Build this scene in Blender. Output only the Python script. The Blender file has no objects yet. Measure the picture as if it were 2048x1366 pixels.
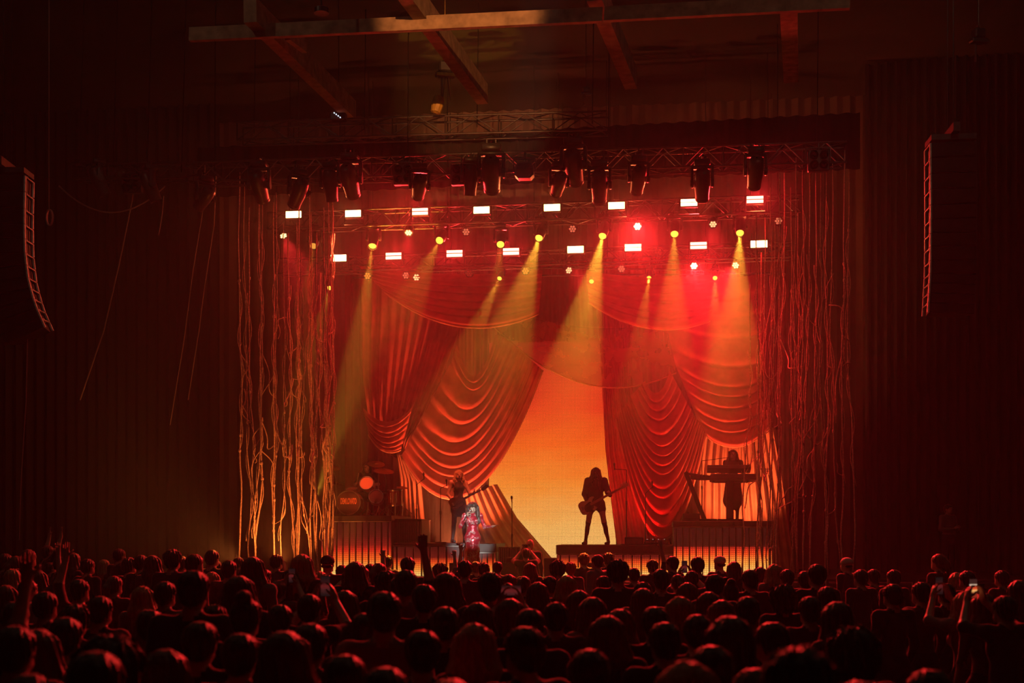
import bpy, bmesh, math, random
import numpy as np
from mathutils import Vector, Matrix, Quaternion

SC = bpy.context.scene
COL = SC.collection

# ------------------------------------------------------------------ camera, world, haze light, exposure
F, HY, ZC, T = 2400.0, 1068.0, 2.0, 0.12          # focal length in px, horizon row, eye height, stage turn


def at(px, py, Y):
    return Vector(((px - 1024) / F * Y, Y, ZC - (py - HY) / F * Y))


def S(px, py, D):
    """a point on the plane parallel to the stage front that crosses the view axis at depth D"""
    return at(px, py, D / (1 + T * (px - 1024) / F))


def stage(x, z, D):
    return Vector((x, D - T * x, z))


STAGE_ROT = -math.atan(T)                          # z rotation of things that stand square to the stage
NRM = Vector((-T, -1, 0)).normalized()             # stage normal, towards the audience
ALONG = Vector((1, -T, 0)).normalized()            # along the stage front, to the right

cam_d = bpy.data.cameras.new('camera')
cam = bpy.data.objects.new('camera', cam_d)
COL.objects.link(cam)
cam.location = (0, 0, ZC)
cam.rotation_euler = (math.pi / 2, 0, 0)
cam_d.sensor_width = 36.0
cam_d.lens = F / 2048 * 36
cam_d.shift_y = (HY - 683) / 2048
cam_d.clip_end = 200
cam_d.dof.use_dof = True
cam_d.dof.focus_distance = 26.5
cam_d.dof.aperture_fstop = 2.2
SC.camera = cam

SC.view_settings.view_transform = 'Standard'
SC.view_settings.look = 'None'
SC.view_settings.exposure = 0.0
SC.view_settings.gamma = 1.0
SC.view_settings.use_curve_mapping = False

world = bpy.data.worlds.new('dark_hall')
SC.world = world
world.use_nodes = True
world.node_tree.nodes['Background'].inputs['Color'].default_value = (1.0, 0.52, 0.30, 1)
world.node_tree.nodes['Background'].inputs['Strength'].default_value = 0.006
SC.cycles.adaptive_threshold = 0.06
SC.cycles.adaptive_min_samples = 12
SC.cycles.max_bounces = 3
SC.cycles.diffuse_bounces = 1
SC.cycles.glossy_bounces = 1
SC.cycles.transmission_bounces = 2
SC.cycles.transparent_max_bounces = 8
SC.cycles.volume_bounces = 0
SC.cycles.sample_clamp_indirect = 3.0
SC.cycles.caustics_reflective = False
SC.cycles.caustics_refractive = False

random.seed(7)
RNG = np.random.default_rng(7)


# ------------------------------------------------------------------ object helpers
def link(o, parent=None):
    COL.objects.link(o)
    if parent is not None:
        o.parent = parent
    return o


def tag(o, label=None, cat=None, group=None, kind=None):
    if label:
        o['label'] = label
    if cat:
        o['category'] = cat
    if group:
        o['group'] = group
    if kind:
        o['kind'] = kind
    return o


def thing(name, label, cat, loc=(0, 0, 0), rotz=0.0, group=None):
    o = bpy.data.objects.new(name, None)
    o.empty_display_size = 0.1
    link(o)
    o.location = loc
    o.rotation_euler = (0, 0, rotz)
    return tag(o, label, cat, group)


def copy_tree(o, parent=None):
    c = o.copy()
    link(c, parent)
    for ch in list(o.children):
        copy_tree(ch, c)
    return c


class MB:
    """collects boxes, tubes and sheets and links them as one mesh object"""

    def __init__(s):
        s.v, s.f, s.m, s.n = [], [], [], 0
        s.mat = 0

    def add(s, verts, faces):
        b = s.n
        s.v.extend([tuple(p) for p in verts])
        s.n += len(verts)
        for fc in faces:
            s.f.append([i + b for i in fc])
            s.m.append(s.mat)

    def box(s, c, size, rot=None, bev=0.0):
        hx, hy, hz = size[0] / 2, size[1] / 2, size[2] / 2
        c = Vector(c)
        if bev <= 0:
            vs = [Vector((x, y, z)) for x in (-hx, hx) for y in (-hy, hy) for z in (-hz, hz)]
            fs = [(0, 1, 3, 2), (4, 6, 7, 5), (0, 4, 5, 1), (2, 3, 7, 6), (0, 2, 6, 4), (1, 5, 7, 3)]
        else:
            b = min(bev, hx * .9, hy * .9, hz * .9)
            vs, idx = [], {}
            for sx in (-1, 1):
                for sy in (-1, 1):
                    for sz in (-1, 1):
                        for k in range(3):
                            p = [sx * (hx - b), sy * (hy - b), sz * (hz - b)]
                            p[k] += (sx, sy, sz)[k] * b
                            idx[(sx, sy, sz, k)] = len(vs)
                            vs.append(Vector(p))
            fs = []
            for k in range(3):
                a, d = (k + 1) % 3, (k + 2) % 3
                for sgn in (-1, 1):
                    q = []
                    for u, w in ((-1, -1), (1, -1), (1, 1), (-1, 1)):
                        t = [0, 0, 0]
                        t[k], t[a], t[d] = sgn, u, w
                        q.append(idx[(t[0], t[1], t[2], k)])
                    fs.append(q if sgn > 0 else q[::-1])
            for k in range(3):
                a, d = (k + 1) % 3, (k + 2) % 3
                for su in (-1, 1):
                    for sw in (-1, 1):
                        t0, t1 = [0, 0, 0], [0, 0, 0]
                        t0[k], t0[a], t0[d] = -1, su, sw
                        t1[k], t1[a], t1[d] = 1, su, sw
                        q = [idx[(*t0, a)], idx[(*t1, a)], idx[(*t1, d)], idx[(*t0, d)]]
                        fs.append(q if su * sw < 0 else q[::-1])
            for sx in (-1, 1):
                for sy in (-1, 1):
                    for sz in (-1, 1):
                        q = [idx[(sx, sy, sz, k)] for k in range(3)]
                        fs.append(q if sx * sy * sz > 0 else q[::-1])
        if rot is not None:
            vs = [rot @ p for p in vs]
        s.add([p + c for p in vs], fs)
        return s

    def tube(s, pts, r, n=6, cap=True, r2=None):
        pts = [Vector(p) for p in pts]
        k = len(pts)
        rs = r if isinstance(r, (list, tuple)) else [r + ((r2 if r2 is not None else r) - r) * i / max(1, k - 1) for i in range(k)]
        vs, up = [], None
        for i, p in enumerate(pts):
            t = (pts[min(i + 1, k - 1)] - pts[max(i - 1, 0)])
            t = t.normalized() if t.length > 1e-9 else Vector((0, 0, 1))
            if up is None:
                up = Vector((1, 0, 0)) if abs(t.x) < .8 else Vector((0, 1, 0))
            a = (up - t * up.dot(t))
            a = a.normalized() if a.length > 1e-6 else t.orthogonal().normalized()
            up = a
            b = t.cross(a)
            for j in range(n):
                q = 2 * math.pi * j / n
                vs.append(p + (a * math.cos(q) + b * math.sin(q)) * rs[i])
        fs = []
        for i in range(k - 1):
            for j in range(n):
                j2 = (j + 1) % n
                fs.append((i * n + j, i * n + j2, (i + 1) * n + j2, (i + 1) * n + j))
        if cap:
            fs.append(tuple(range(n))[::-1])
            fs.append(tuple(range((k - 1) * n, k * n)))
        s.add(vs, fs)
        return s

    def lathe(s, prof, n=16, M=None, cap=True):
        """profile [(r, z)...] turned about z, then moved by M"""
        M = M or Matrix()
        vs, fs = [], []
        for r, z in prof:
            for j in range(n):
                q = 2 * math.pi * j / n
                vs.append(M @ Vector((r * math.cos(q), r * math.sin(q), z)))
        for i in range(len(prof) - 1):
            for j in range(n):
                j2 = (j + 1) % n
                fs.append((i * n + j, i * n + j2, (i + 1) * n + j2, (i + 1) * n + j))
        if cap:
            fs.append(tuple(range(n))[::-1])
            fs.append(tuple(range((len(prof) - 1) * n, len(prof) * n)))
        s.add(vs, fs)
        return s

    def prism(s, poly, y0, y1, M=None):
        """polygon [(x, z)] extruded along y"""
        M = M or Matrix()
        n = len(poly)
        vs = [M @ Vector((x, y0, z)) for x, z in poly] + [M @ Vector((x, y1, z)) for x, z in poly]
        fs = [tuple(range(n)), tuple(range(n, 2 * n))[::-1]]
        for i in range(n):
            j = (i + 1) % n
            fs.append((i, i + n, j + n, j))
        s.add(vs, fs)
        return s

    def grid(s, P, nu, nv):
        """P: (nv+1)*(nu+1) points row by row"""
        fs = []
        w = nu + 1
        for j in range(nv):
            for i in range(nu):
                fs.append((j * w + i, j * w + i + 1, (j + 1) * w + i + 1, (j + 1) * w + i))
        s.add(P, fs)
        return s

    def mesh(s, name, mats, smooth=False):
        me = bpy.data.meshes.new(name)
        me.from_pydata(s.v, [], s.f)
        for m in (mats if isinstance(mats, (list, tuple)) else [mats]):
            me.materials.append(M_[m] if isinstance(m, str) else m)
        if any(s.m):
            me.polygons.foreach_set('material_index', s.m)
        bm = bmesh.new()
        bm.from_mesh(me)
        bmesh.ops.recalc_face_normals(bm, faces=bm.faces)
        bm.to_mesh(me)
        bm.free()
        if smooth:
            me.polygons.foreach_set('use_smooth', [True] * len(me.polygons))
            if smooth != 'all':
                me.set_sharp_from_angle(angle=math.radians(50))
        return me

    def build(s, name, mats, parent=None, smooth=False, loc=None, rot=None):
        o = bpy.data.objects.new(name, s.mesh(name, mats, smooth))
        link(o, parent)
        if loc is not None:
            o.location = loc
        if rot is not None:
            o.rotation_euler = rot
        return o


def inst(name, me, parent=None, loc=(0, 0, 0), quat=None, scale=None):
    o = bpy.data.objects.new(name, me)
    link(o, parent)
    o.location = loc
    if quat is not None:
        o.rotation_mode = 'QUATERNION'
        o.rotation_quaternion = quat
    if scale is not None:
        o.scale = scale if hasattr(scale, '__len__') else (scale,) * 3
    return o


def lamp(name, kind, parent, loc, energy, color, quat=None, **kw):
    d = bpy.data.lights.new(name, kind)
    d.energy = energy
    d.color = color
    for k, v in kw.items():
        setattr(d, k, v)
    o = bpy.data.objects.new(name, d)
    link(o, parent)
    o.location = loc
    if quat is not None:
        o.rotation_mode = 'QUATERNION'
        o.rotation_quaternion = quat
    return o


# ------------------------------------------------------------------ materials
M_ = {}


def mat(name, col, rough=.6, metal=0.0, noise=0.0, scale=8.0, spec=.5, bump=0.0, rnd=0.0, sheen=0.0, coat=0.0, stretch=None):
    m = bpy.data.materials.new(name)
    m.use_nodes = True
    nt = m.node_tree
    b = nt.nodes['Principled BSDF']
    b.inputs['Roughness'].default_value = rough
    b.inputs['Metallic'].default_value = metal
    b.inputs['Specular IOR Level'].default_value = spec
    if sheen:
        b.inputs['Sheen Weight'].default_value = sheen
        b.inputs['Sheen Roughness'].default_value = .4
        b.inputs['Sheen Tint'].default_value = (1, .6, .5, 1)
    if coat:
        b.inputs['Coat Weight'].default_value = coat
    src = None
    if noise or bump:
        tc = nt.nodes.new('ShaderNodeTexCoord')
        nz = nt.nodes.new('ShaderNodeTexNoise')
        nz.inputs['Scale'].default_value = scale
        nz.inputs['Detail'].default_value = 4
        if stretch:
            mp = nt.nodes.new('ShaderNodeMapping')
            mp.inputs['Scale'].default_value = stretch
            nt.links.new(tc.outputs['Object'], mp.inputs['Vector'])
            nt.links.new(mp.outputs[0], nz.inputs['Vector'])
        else:
            nt.links.new(tc.outputs['Object'], nz.inputs['Vector'])
        rp = nt.nodes.new('ShaderNodeValToRGB')
        rp.color_ramp.elements[0].position = .3
        rp.color_ramp.elements[1].position = .7
        rp.color_ramp.elements[0].color = tuple(c * (1 - noise) for c in col) + (1,)
        rp.color_ramp.elements[1].color = tuple(min(1, c * (1 + noise)) for c in col) + (1,)
        nt.links.new(nz.outputs['Fac'], rp.inputs['Fac'])
        src = rp.outputs['Color']
        if bump:
            bp = nt.nodes.new('ShaderNodeBump')
            bp.inputs['Strength'].default_value = bump
            bp.inputs['Distance'].default_value = .02
            nt.links.new(nz.outputs['Fac'], bp.inputs['Height'])
            nt.links.new(bp.outputs['Normal'], b.inputs['Normal'])
    if rnd:
        oi = nt.nodes.new('ShaderNodeObjectInfo')
        rp2 = nt.nodes.new('ShaderNodeValToRGB')
        rp2.color_ramp.interpolation = 'CONSTANT'
        pal = [(.018, .018, .02), (.05, .05, .055), (.10, .09, .085), (.03, .035, .06), (.22, .20, .19), (.02, .02, .02), (.09, .03, .03), (.03, .03, .035)]
        el = rp2.color_ramp.elements
        while len(el) < len(pal):
            el.new(.5)
        for i, c in enumerate(pal):
            el[i].position = i / len(pal)
            el[i].color = c + (1,)
        nt.links.new(oi.outputs['Random'], rp2.inputs['Fac'])
        src = rp2.outputs['Color']
    if src is None:
        b.inputs['Base Color'].default_value = tuple(col) + (1,)
    else:
        nt.links.new(src, b.inputs['Base Color'])
    M_[name] = m
    return m


def glow(name, col, strength, sampled=False):
    m = bpy.data.materials.new(name)
    m.use_nodes = True
    nt = m.node_tree
    b = nt.nodes['Principled BSDF']
    b.inputs['Base Color'].default_value = (.02, .02, .02, 1)
    b.inputs['Emission Color'].default_value = tuple(col) + (1,)
    b.inputs['Emission Strength'].default_value = strength
    m.cycles.emission_sampling = 'AUTO' if sampled else 'NONE'
    M_[name] = m
    return m


def cloth(name, col, translucent=.35, sheer=0.0, weave=60.0):
    m = bpy.data.materials.new(name)
    m.use_nodes = True
    nt = m.node_tree
    nt.nodes.remove(nt.nodes['Principled BSDF'])
    out = nt.nodes['Material Output']
    tc = nt.nodes.new('ShaderNodeTexCoord')
    nz = nt.nodes.new('ShaderNodeTexNoise')
    nz.inputs['Scale'].default_value = 3.0
    nz.inputs['Detail'].default_value = 6
    nt.links.new(tc.outputs['Object'], nz.inputs['Vector'])
    rp = nt.nodes.new('ShaderNodeValToRGB')
    rp.color_ramp.elements[0].position = .3
    rp.color_ramp.elements[1].position = .7
    rp.color_ramp.elements[0].color = tuple(c * .78 for c in col) + (1,)
    rp.color_ramp.elements[1].color = tuple(min(1, c * 1.2) for c in col) + (1,)
    nt.links.new(nz.outputs['Fac'], rp.inputs['Fac'])
    df = nt.nodes.new('ShaderNodeBsdfDiffuse')
    tr = nt.nodes.new('ShaderNodeBsdfTranslucent')
    mx = nt.nodes.new('ShaderNodeMixShader')
    mx.inputs[0].default_value = translucent
    nt.links.new(rp.outputs['Color'], df.inputs['Color'])
    nt.links.new(rp.outputs['Color'], tr.inputs['Color'])
    nt.links.new(df.outputs[0], mx.inputs[1])
    nt.links.new(tr.outputs[0], mx.inputs[2])
    last = mx
    if sheer > 0:
        tp = nt.nodes.new('ShaderNodeBsdfTransparent')
        m2 = nt.nodes.new('ShaderNodeMixShader')
        m2.inputs[0].default_value = sheer
        nt.links.new(mx.outputs[0], m2.inputs[1])
        nt.links.new(tp.outputs[0], m2.inputs[2])
        last = m2
    nt.links.new(last.outputs[0], out.inputs['Surface'])
    M_[name] = m
    return m


mat('black_paint', (.02, .018, .017), .55, noise=.3, scale=5)
mat('black_metal', (.035, .03, .03), .35, .6, noise=.2)
mat('fixture_shell', (.05, .045, .045), .38, .0, noise=.2, scale=12, spec=.6)
mat('steel', (.30, .28, .26), .35, .9, noise=.15)
mat('dark_steel', (.11, .10, .10), .4, .8, noise=.2)
mat('cabinet_black', (.03, .028, .028), .6, noise=.3, scale=20)
mat('rig_metal', (.80, .72, .66), .5, .0, noise=.4, scale=9, bump=.3)
mat('rubber', (.02, .02, .02), .7)
mat('floor_dark', (.03, .026, .024), .5, noise=.4, scale=2)
mat('stage_deck', (.035, .03, .03), .45, noise=.3, scale=3)
mat('wall_black', (.025, .021, .019), .9, noise=.25, scale=1.5)
mat('ceiling_dark', (.018, .015, .013), .95, noise=.2, scale=1)
mat('wood_beam', (.30, .20, .13), .8, noise=.35, scale=6)
mat('serge_black', (.012, .011, .011), .95, noise=.2, scale=12)
mat('hoist_yellow', (.55, .33, .06), .5, noise=.3)
mat('rope', (.66, .48, .38), .85, noise=.35, scale=30, bump=.5)
mat('cable', (.09, .07, .065), .6)
mat('cable_light', (.25, .2, .18), .6)
# ------------------------------------------------------------------ the hall (structure)
def struct(name, mb, m, smooth=False, label=None):
    o = mb.build(name, m, None, smooth)
    return tag(o, label=label, kind='structure')


b = MB(); b.box((0, 16, -.05), (46, 42, .1))
struct('floor', b, 'floor_dark')
b = MB(); b.box((0, 36.6, 7), (46, .3, 14))
struct('wall_back', b, 'wall_black')
for nm, x in (('wall_left', -22.8), ('wall_right', 22.8)):
    b = MB(); b.box((x, 16, 7), (.3, 42, 14))
    struct(nm, b, 'wall_black')
b = MB(); b.box((0, -4.9, 7), (46, .3, 14))
struct('wall_rear', b, 'wall_black')
b = MB(); b.box((0, 16, 14.1), (46, 42, .2))
struct('ceiling', b, 'ceiling_dark')

# stage deck with a black skirt, square to the stage front
STZ = 1.03
R_ST = Matrix.Rotation(STAGE_ROT, 3, 'Z')
deck = thing('stage', 'low black stage deck running the width of the hall behind the crowd', 'stage', stage(0, 0, 30.4), STAGE_ROT)
deck['kind'] = 'structure'
b = MB(); b.box((0, 0, STZ - .06), (24, 11.4, .12))
b.build('deck', 'stage_deck', deck)
b = MB(); b.box((0, -5.62, .48), (23.9, .06, .96))
b.build('skirt', 'serge_black', deck)
for i in range(12):
    b = MB(); b.box((-11 + 2 * i, -5.70, STZ - .06), (1.96, .03, .10), bev=.008)
    b.build('edge_trim', 'dark_steel', deck)


# ------------------------------------------------------------------ ceiling beams
def beam(name, p0, p1, w, h, m='wood_beam'):
    p0, p1 = Vector(p0), Vector(p1)
    d = p1 - p0
    o = bpy.data.objects.new(name, None)
    mb = MB()
    q = d.to_track_quat('Y', 'Z').to_matrix()
    mb.box((p0 + p1) / 2 + Vector((0, 0, h / 2)), (w, d.length, h), q)
    return mb.build(name, m)


BEAMS = [((790, -28, 19.6), (965, 208, 26.2), .24, .42), ((500, 44, 21.2), (702, 240, 27.0), .24, .42),
         ((1188, 0, 20.4), (1262, 178, 25.6), .26, .42), ((1576, -20, 20), (1582, 165, 25.2), .30, .42)]
for i, (a, c, w, h) in enumerate(BEAMS):
    o = beam('trim_%d' % (i + 1), at(*a), at(*c), w, h)
    tag(o, kind='structure')
for i, (a, c, w) in enumerate((((380, 83, 21.9), (1205, 44, 20.6), .13), ((1209, 43, 20.6), (1700, 18, 19.7), .13), ((575, 80, 21.9), (610, 106, 22.6), .12))):
    o = beam('trim_%d' % (i + 5), at(*a), at(*c), .10, .24)
    tag(o, kind='structure')

# black masking border above the rig, and the wing legs
def sheet_folds(name, label, cat, corners, n, amp, mat_, D, nv=4, group=None, thick=True):
    (x0, y0), (x1, y1), (x2, y2), (x3, y3) = corners    # tl tr br bl in px
    mb = MB()
    nu = n * 6
    P = []
    for j in range(nv + 1):
        v = j / nv
        for i in range(nu + 1):
            u = i / nu
            px = (x0 + (x1 - x0) * u) * (1 - v) + (x3 + (x2 - x3) * u) * v
            py = (y0 + (y1 - y0) * u) * (1 - v) + (y3 + (y2 - y3) * u) * v
            P.append(S(px, py, D) + NRM * amp * math.sin(2 * math.pi * n * u + .7 * math.sin(9 * u)))
    mb.grid(P, nu, nv)
    o = mb.build(name, mat_, None, True)
    return tag(o, label, cat, group)


sheet_folds('border_curtain', 'long black border curtain hanging behind the front lighting truss', 'curtain', [(395, 296), (1720, 225), (1720, 338), (395, 396)], 40, .05, 'serge_black', 27.0)
sheet_folds('wing_curtain', 'tall black wing curtain beside the rope vines below the three wing lamps', 'curtain', [(-260, 150), (440, 120), (440, 1150), (-260, 1170)], 34, .09, 'serge_black', 32.5)
sheet_folds('wing_curtain', 'tall black wing curtain behind the straight line array', 'curtain', [(1730, 130), (2400, 60), (2400, 1180), (1730, 1160)], 34, .09, 'serge_black', 31.5)
mat('backdrop_canvas', (.16, .10, .08), .9, noise=.2, scale=2)
sheet_folds('backdrop_cloth', 'wide plain backdrop cloth behind the light panels and drapes', 'backdrop', [(300, 120), (1850, 60), (1850, 1160), (300, 1150)], 60, .06, 'backdrop_canvas', 34.0)

# haze: thick over the stage, a trace added in the hall to lift its blacks
def haze(name, label, c, size, dens):
    m = bpy.data.materials.new(name)
    m.use_nodes = True
    nt = m.node_tree
    nt.nodes.remove(nt.nodes['Principled BSDF'])
    vs = nt.nodes.new('ShaderNodeVolumeScatter')
    vs.inputs['Color'].default_value = (1, 1, 1, 1)
    vs.inputs['Density'].default_value = dens
    vs.inputs['Anisotropy'].default_value = .15
    nt.links.new(vs.outputs[0], nt.nodes['Material Output'].inputs['Volume'])
    m.cycles.homogeneous_volume = True
    M_[name] = m
    o = MB().box(c, size).build(name, name)
    tag(o, label, 'haze', kind='stuff')


haze('stage_haze', 'thin theatrical haze drifting over the whole stage', (0, 29.45, 7.0), (20.4, 10.3, 11.9), .016)
haze('hall_haze', 'faint haze added over the crowd to lift the blacks', (0, 9.78, 7.0), (40, 28.9, 13.8), .0016)

# unseen dim lamps added over the hall to lift its black level
glow('fill_lamp', (1, .62, .34), .6)
for i, (x, y) in enumerate(((-6, 10), (6, 10), (-7, 17.5), (7, 17.5))):
    t = thing('ceiling_light', 'unseen dim fill lamp added on the hall ceiling, %s' % ('over the left of the near crowd', 'over the right of the near crowd', 'over the left of the front row', 'over the right of the front row')[i], 'ceiling lamp', (x, y, 13.9), 0, 'added fill lamps')
    b = MB(); b.lathe([(.30, .10), (.34, .08), (.34, 0), (.28, 0)], 18); b.build('rim', 'black_metal', t, True)
    b = MB(); b.lathe([(.001, -.02), (.28, .0)], 18, cap=False); b.build('lamp', 'fill_lamp', t, True)
    lamp('fill_light', 'POINT', t, (0, 0, -.12), 42, (1, .74, .48), None, shadow_soft_size=.08)
# ------------------------------------------------------------------ trusses
CHORD = {}


TR, TRS = {}, {}


def truss(name, label, p0, p1, size, bay, group='lighting trusses', m='dark_steel', cr=.024, br=.013):
    p0, p1 = Vector(p0), Vector(p1)
    d = p1 - p0
    L = d.length
    t = thing(name, label, 'truss', p0, math.atan2(d.y, d.x), group)
    pitch = -math.asin(d.z / L)
    t.rotation_euler = (0, pitch, math.atan2(d.y, d.x))
    h = size / 2
    TR[label.split()[0]] = (p0, p1)
    TRS[label.split()[0]] = size
    for k in range(4):
        w = .04 + .92 * k / 3
        q = p0.lerp(p1, w)
        inst('suspension_wire', MB().tube([(0, 0, 0), (0, 0, 13.8 - q.z)], .012, 5).mesh('suspension_wire', 'black_metal'), t, (L * w, 0, 0))
    cm = MB().tube([(0, 0, 0), (L, 0, 0)], cr, 8).mesh('chord', m, True)
    for y in (-h, h):
        for z in (-h, h):
            inst('chord', cm, t, (0, y, z))
    n = max(1, round(L / bay))
    bay = L / n
    dl = math.hypot(bay, size)
    dm = MB().tube([(0, 0, 0), (0, 0, dl)], br, 5).mesh('brace', m, True)
    sm = MB().tube([(0, 0, 0), (0, 0, size)], br, 5).mesh('brace', m, True)
    for i in range(n):
        up = i % 2 == 0
        for y in (-h, h):
            a = Vector((i * bay, y, -h if up else h))
            c = Vector(((i + 1) * bay, y, h if up else -h))
            inst('brace', dm, t, a, (c - a).to_track_quat('Z', 'Y'))
        for z in (-h, h):
            a = Vector((i * bay, -h if up else h, z))
            c = Vector(((i + 1) * bay, h if up else -h, z))
            inst('brace', dm, t, a, (c - a).to_track_quat('Z', 'Y'))
        if i % 2 == 0:
            for y in (-h, h):
                inst('brace', sm, t, (i * bay, y, -h))
    return t


def hanger(t, frm, tr, r=.018):
    """a clamp tube from a local point of thing t to the nearest chord of truss tr"""
    a, c = TR[tr]
    M = Matrix.LocRotScale(t.location, t.rotation_quaternion if t.rotation_mode == 'QUATERNION' else t.rotation_euler.to_quaternion(), None)
    w = M @ Vector(frm)
    d = c - a
    q0 = a + d * max(.01, min(.99, (w - a).dot(d) / d.dot(d)))
    nv = Vector((-d.y, d.x, 0)).normalized()
    h = TRS[tr] / 2
    q = min((q0 + nv * h * i + Vector((0, 0, h * j)) for i in (-1, 1) for j in (-1, 1)), key=lambda e: (e - w).length)
    Mi = M.inverted()
    b = MB(); b.tube([frm, Mi @ q], r, 6)
    b.build('hanger', 'black_metal', t, True)


truss('box_truss', 'front box truss of grey tube carrying the dark moving heads', S(380, 350, 25.8), S(1690, 310, 25.8), .42, .42)
truss('box_truss', 'upper rear box truss lit at its middle above the dark moving heads', S(480, 268, 26.6), S(1215, 247, 26.6), .40, .60)
truss('box_truss', 'middle box truss behind the upper row of light panels', S(540, 446, 28.5), S(1600, 411, 28.5), .40, .40)
truss('box_truss', 'lower rear box truss behind the lower row of light panels', S(560, 535, 30.2), S(1580, 502, 30.2), .36, .40)
truss('box_truss', 'short wing truss over the black wing curtain with three lamps', S(150, 347, 25.4), S(372, 345, 25.4), .32, .40)


# ------------------------------------------------------------------ LED light panels
mat('led_housing', (.03, .03, .03), .5)
BAR_ROWS = [
    (28.05, [(587, 429, 'w'), (706, 427, 'w'), (840, 423, 'r'), (963, 420, 'w'), (1104, 415, 'w'), (1233, 411, 'w'), (1378, 405, 'o'), (1510, 399, 'r')], 'upper'),
    (29.75, [(677, 516, 'w'), (787, 512, 'r'), (909, 507, 'r'), (1022, 503, 'r'), (1151, 499, 'w'), (1266, 495, 'o'), (1397, 491, 'r'), (1518, 488, 'w')], 'lower')]
BCOL = {'w': (1, .15, .04), 'o': (1, .07, .025), 'r': (1, .018, .022)}
BEMI = {'w': (1, .62, .22), 'o': (1, .42, .20), 'r': (1, .22, .13)}
BPOW = {'w': 15, 'o': 40, 'r': 110}
for k in 'wor':
    glow('led_' + k, BEMI[k], {'w': 11, 'o': 11, 'r': 9}[k])
ordw = ['first', 'second', 'third', 'fourth', 'fifth', 'sixth', 'seventh', 'eighth', 'ninth', 'tenth', 'eleventh', 'twelfth', 'thirteenth', 'fourteenth', 'fifteenth', 'sixteenth',
        'seventeenth', 'eighteenth', 'nineteenth', 'twentieth', 'twenty-first', 'twenty-second', 'twenty-third', 'twenty-fourth', 'twenty-fifth', 'twenty-sixth']
CN = {'w': 'warm white', 'o': 'orange white', 'r': 'red'}
for D, row, rn in BAR_ROWS:
    for i, (px, py, c) in enumerate(row):
        p = S(px, py, D)
        t = thing('strobe_lamp', '%s glowing rectangular light panel, %s from the left in the %s row' % (CN[c], ordw[i], rn), 'stage light', p, STAGE_ROT, 'rectangular light panels')
        w, h = .37 * D / 28, .155 * D / 28
        b = MB(); b.box((0, .07, 0), (w + .05, .12, h + .05), bev=.012)
        b.build('housing', 'led_housing', t)
        for s in (-1, 1):
            b = MB(); b.box((0, 0, s * h * .26), (w, .02, h * .44))
            b.build('led_plate', 'led_' + c, t)
        b = MB(); b.box((0, -.005, 0), (w, .025, h * .07 if c != 'r' else h * .11))
        b.build('tube', 'led_' + c if c == 'w' else 'led_housing', t)
        b = MB()
        for s in (-1, 1):
            b.box((s * (w / 2 + .04), .08, -.06), (.012, .05, h + .2))
        b.box((0, .08, -.06 - h / 2 - .1), (w + .09, .05, .012))
        b.build('bracket', 'black_metal', t)
        hanger(t, (0, .12, 0), 'middle' if rn == 'upper' else 'lower')
        lamp('panel_light', 'AREA', t, (0, -.03, 0), BPOW[c], BCOL[c], Vector((0, -1, -.30)).to_track_quat('-Z', 'Y'), shape='RECTANGLE', size=w, size_y=h, spread=math.radians(115))

# ------------------------------------------------------------------ moving heads that throw the yellow beams
def head_meshes(s, m):
    """arm pair, base and a head that looks along -Z, size s"""
    base = MB(); base.box((0, 0, -.05 * s), (.30 * s, .26 * s, .11 * s), bev=.02 * s)
    base.tube([(-.07 * s, 0, 0), (-.07 * s, 0, .09 * s)], .018 * s, 6); base.tube([(.07 * s, 0, 0), (.07 * s, 0, .09 * s)], .018 * s, 6)
    arm = MB()
    arm.box((0, 0, -.13 * s), (.40 * s, .12 * s, .06 * s), bev=.015 * s)
    for q in (-1, 1):
        arm.box((q * .19 * s, 0, -.31 * s), (.055 * s, .13 * s, .38 * s), bev=.018 * s)
        arm.lathe([(.075 * s, -.03 * s), (.075 * s, .03 * s)], 12, Matrix.Translation((q * .19 * s, 0, -.43 * s)) @ Matrix.Rotation(math.pi / 2, 4, 'Y'))
    hd = MB()
    hd.lathe([(.02 * s, .30 * s), (.10 * s, .29 * s), (.135 * s, .24 * s), (.15 * s, .10 * s), (.15 * s, -.05 * s), (.135 * s, -.20 * s), (.125 * s, -.33 * s), (.115 * s, -.335 * s)], 16, cap=False)
    hd.lathe([(.115 * s, -.335 * s), (.112 * s, -.31 * s), (0.001, -.31 * s)], 16, cap=False)
    for k in range(4):
        hd.box((0, .0, (.02 + .05 * k) * s), (.31 * s, .02 * s, .012 * s))
    ln = MB(); ln.lathe([(.001, -.318 * s), (.06 * s, -.322 * s), (.108 * s, -.314 * s)], 16, cap=False)
    rim = MB(); rim.lathe([(.118 * s, -.30 * s), (.132 * s, -.30 * s), (.132 * s, -.345 * s), (.118 * s, -.345 * s), (.118 * s, -.30 * s)], 16, cap=False)
    return dict(base=base.mesh('base', m, True), arm=arm.mesh('yoke', m, True), head=hd.mesh('head', m, True), lens=ln, rim=rim.mesh('lens_ring', m, True))


glow('lens_yellow', (1, .52, .05), 2.2)
glow('lens_amber_dim', (1, .45, .06), .8)
mat('lens_dark', (.02, .015, .015), .08, spec=.8, coat=.6)
PROTO = {}


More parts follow.
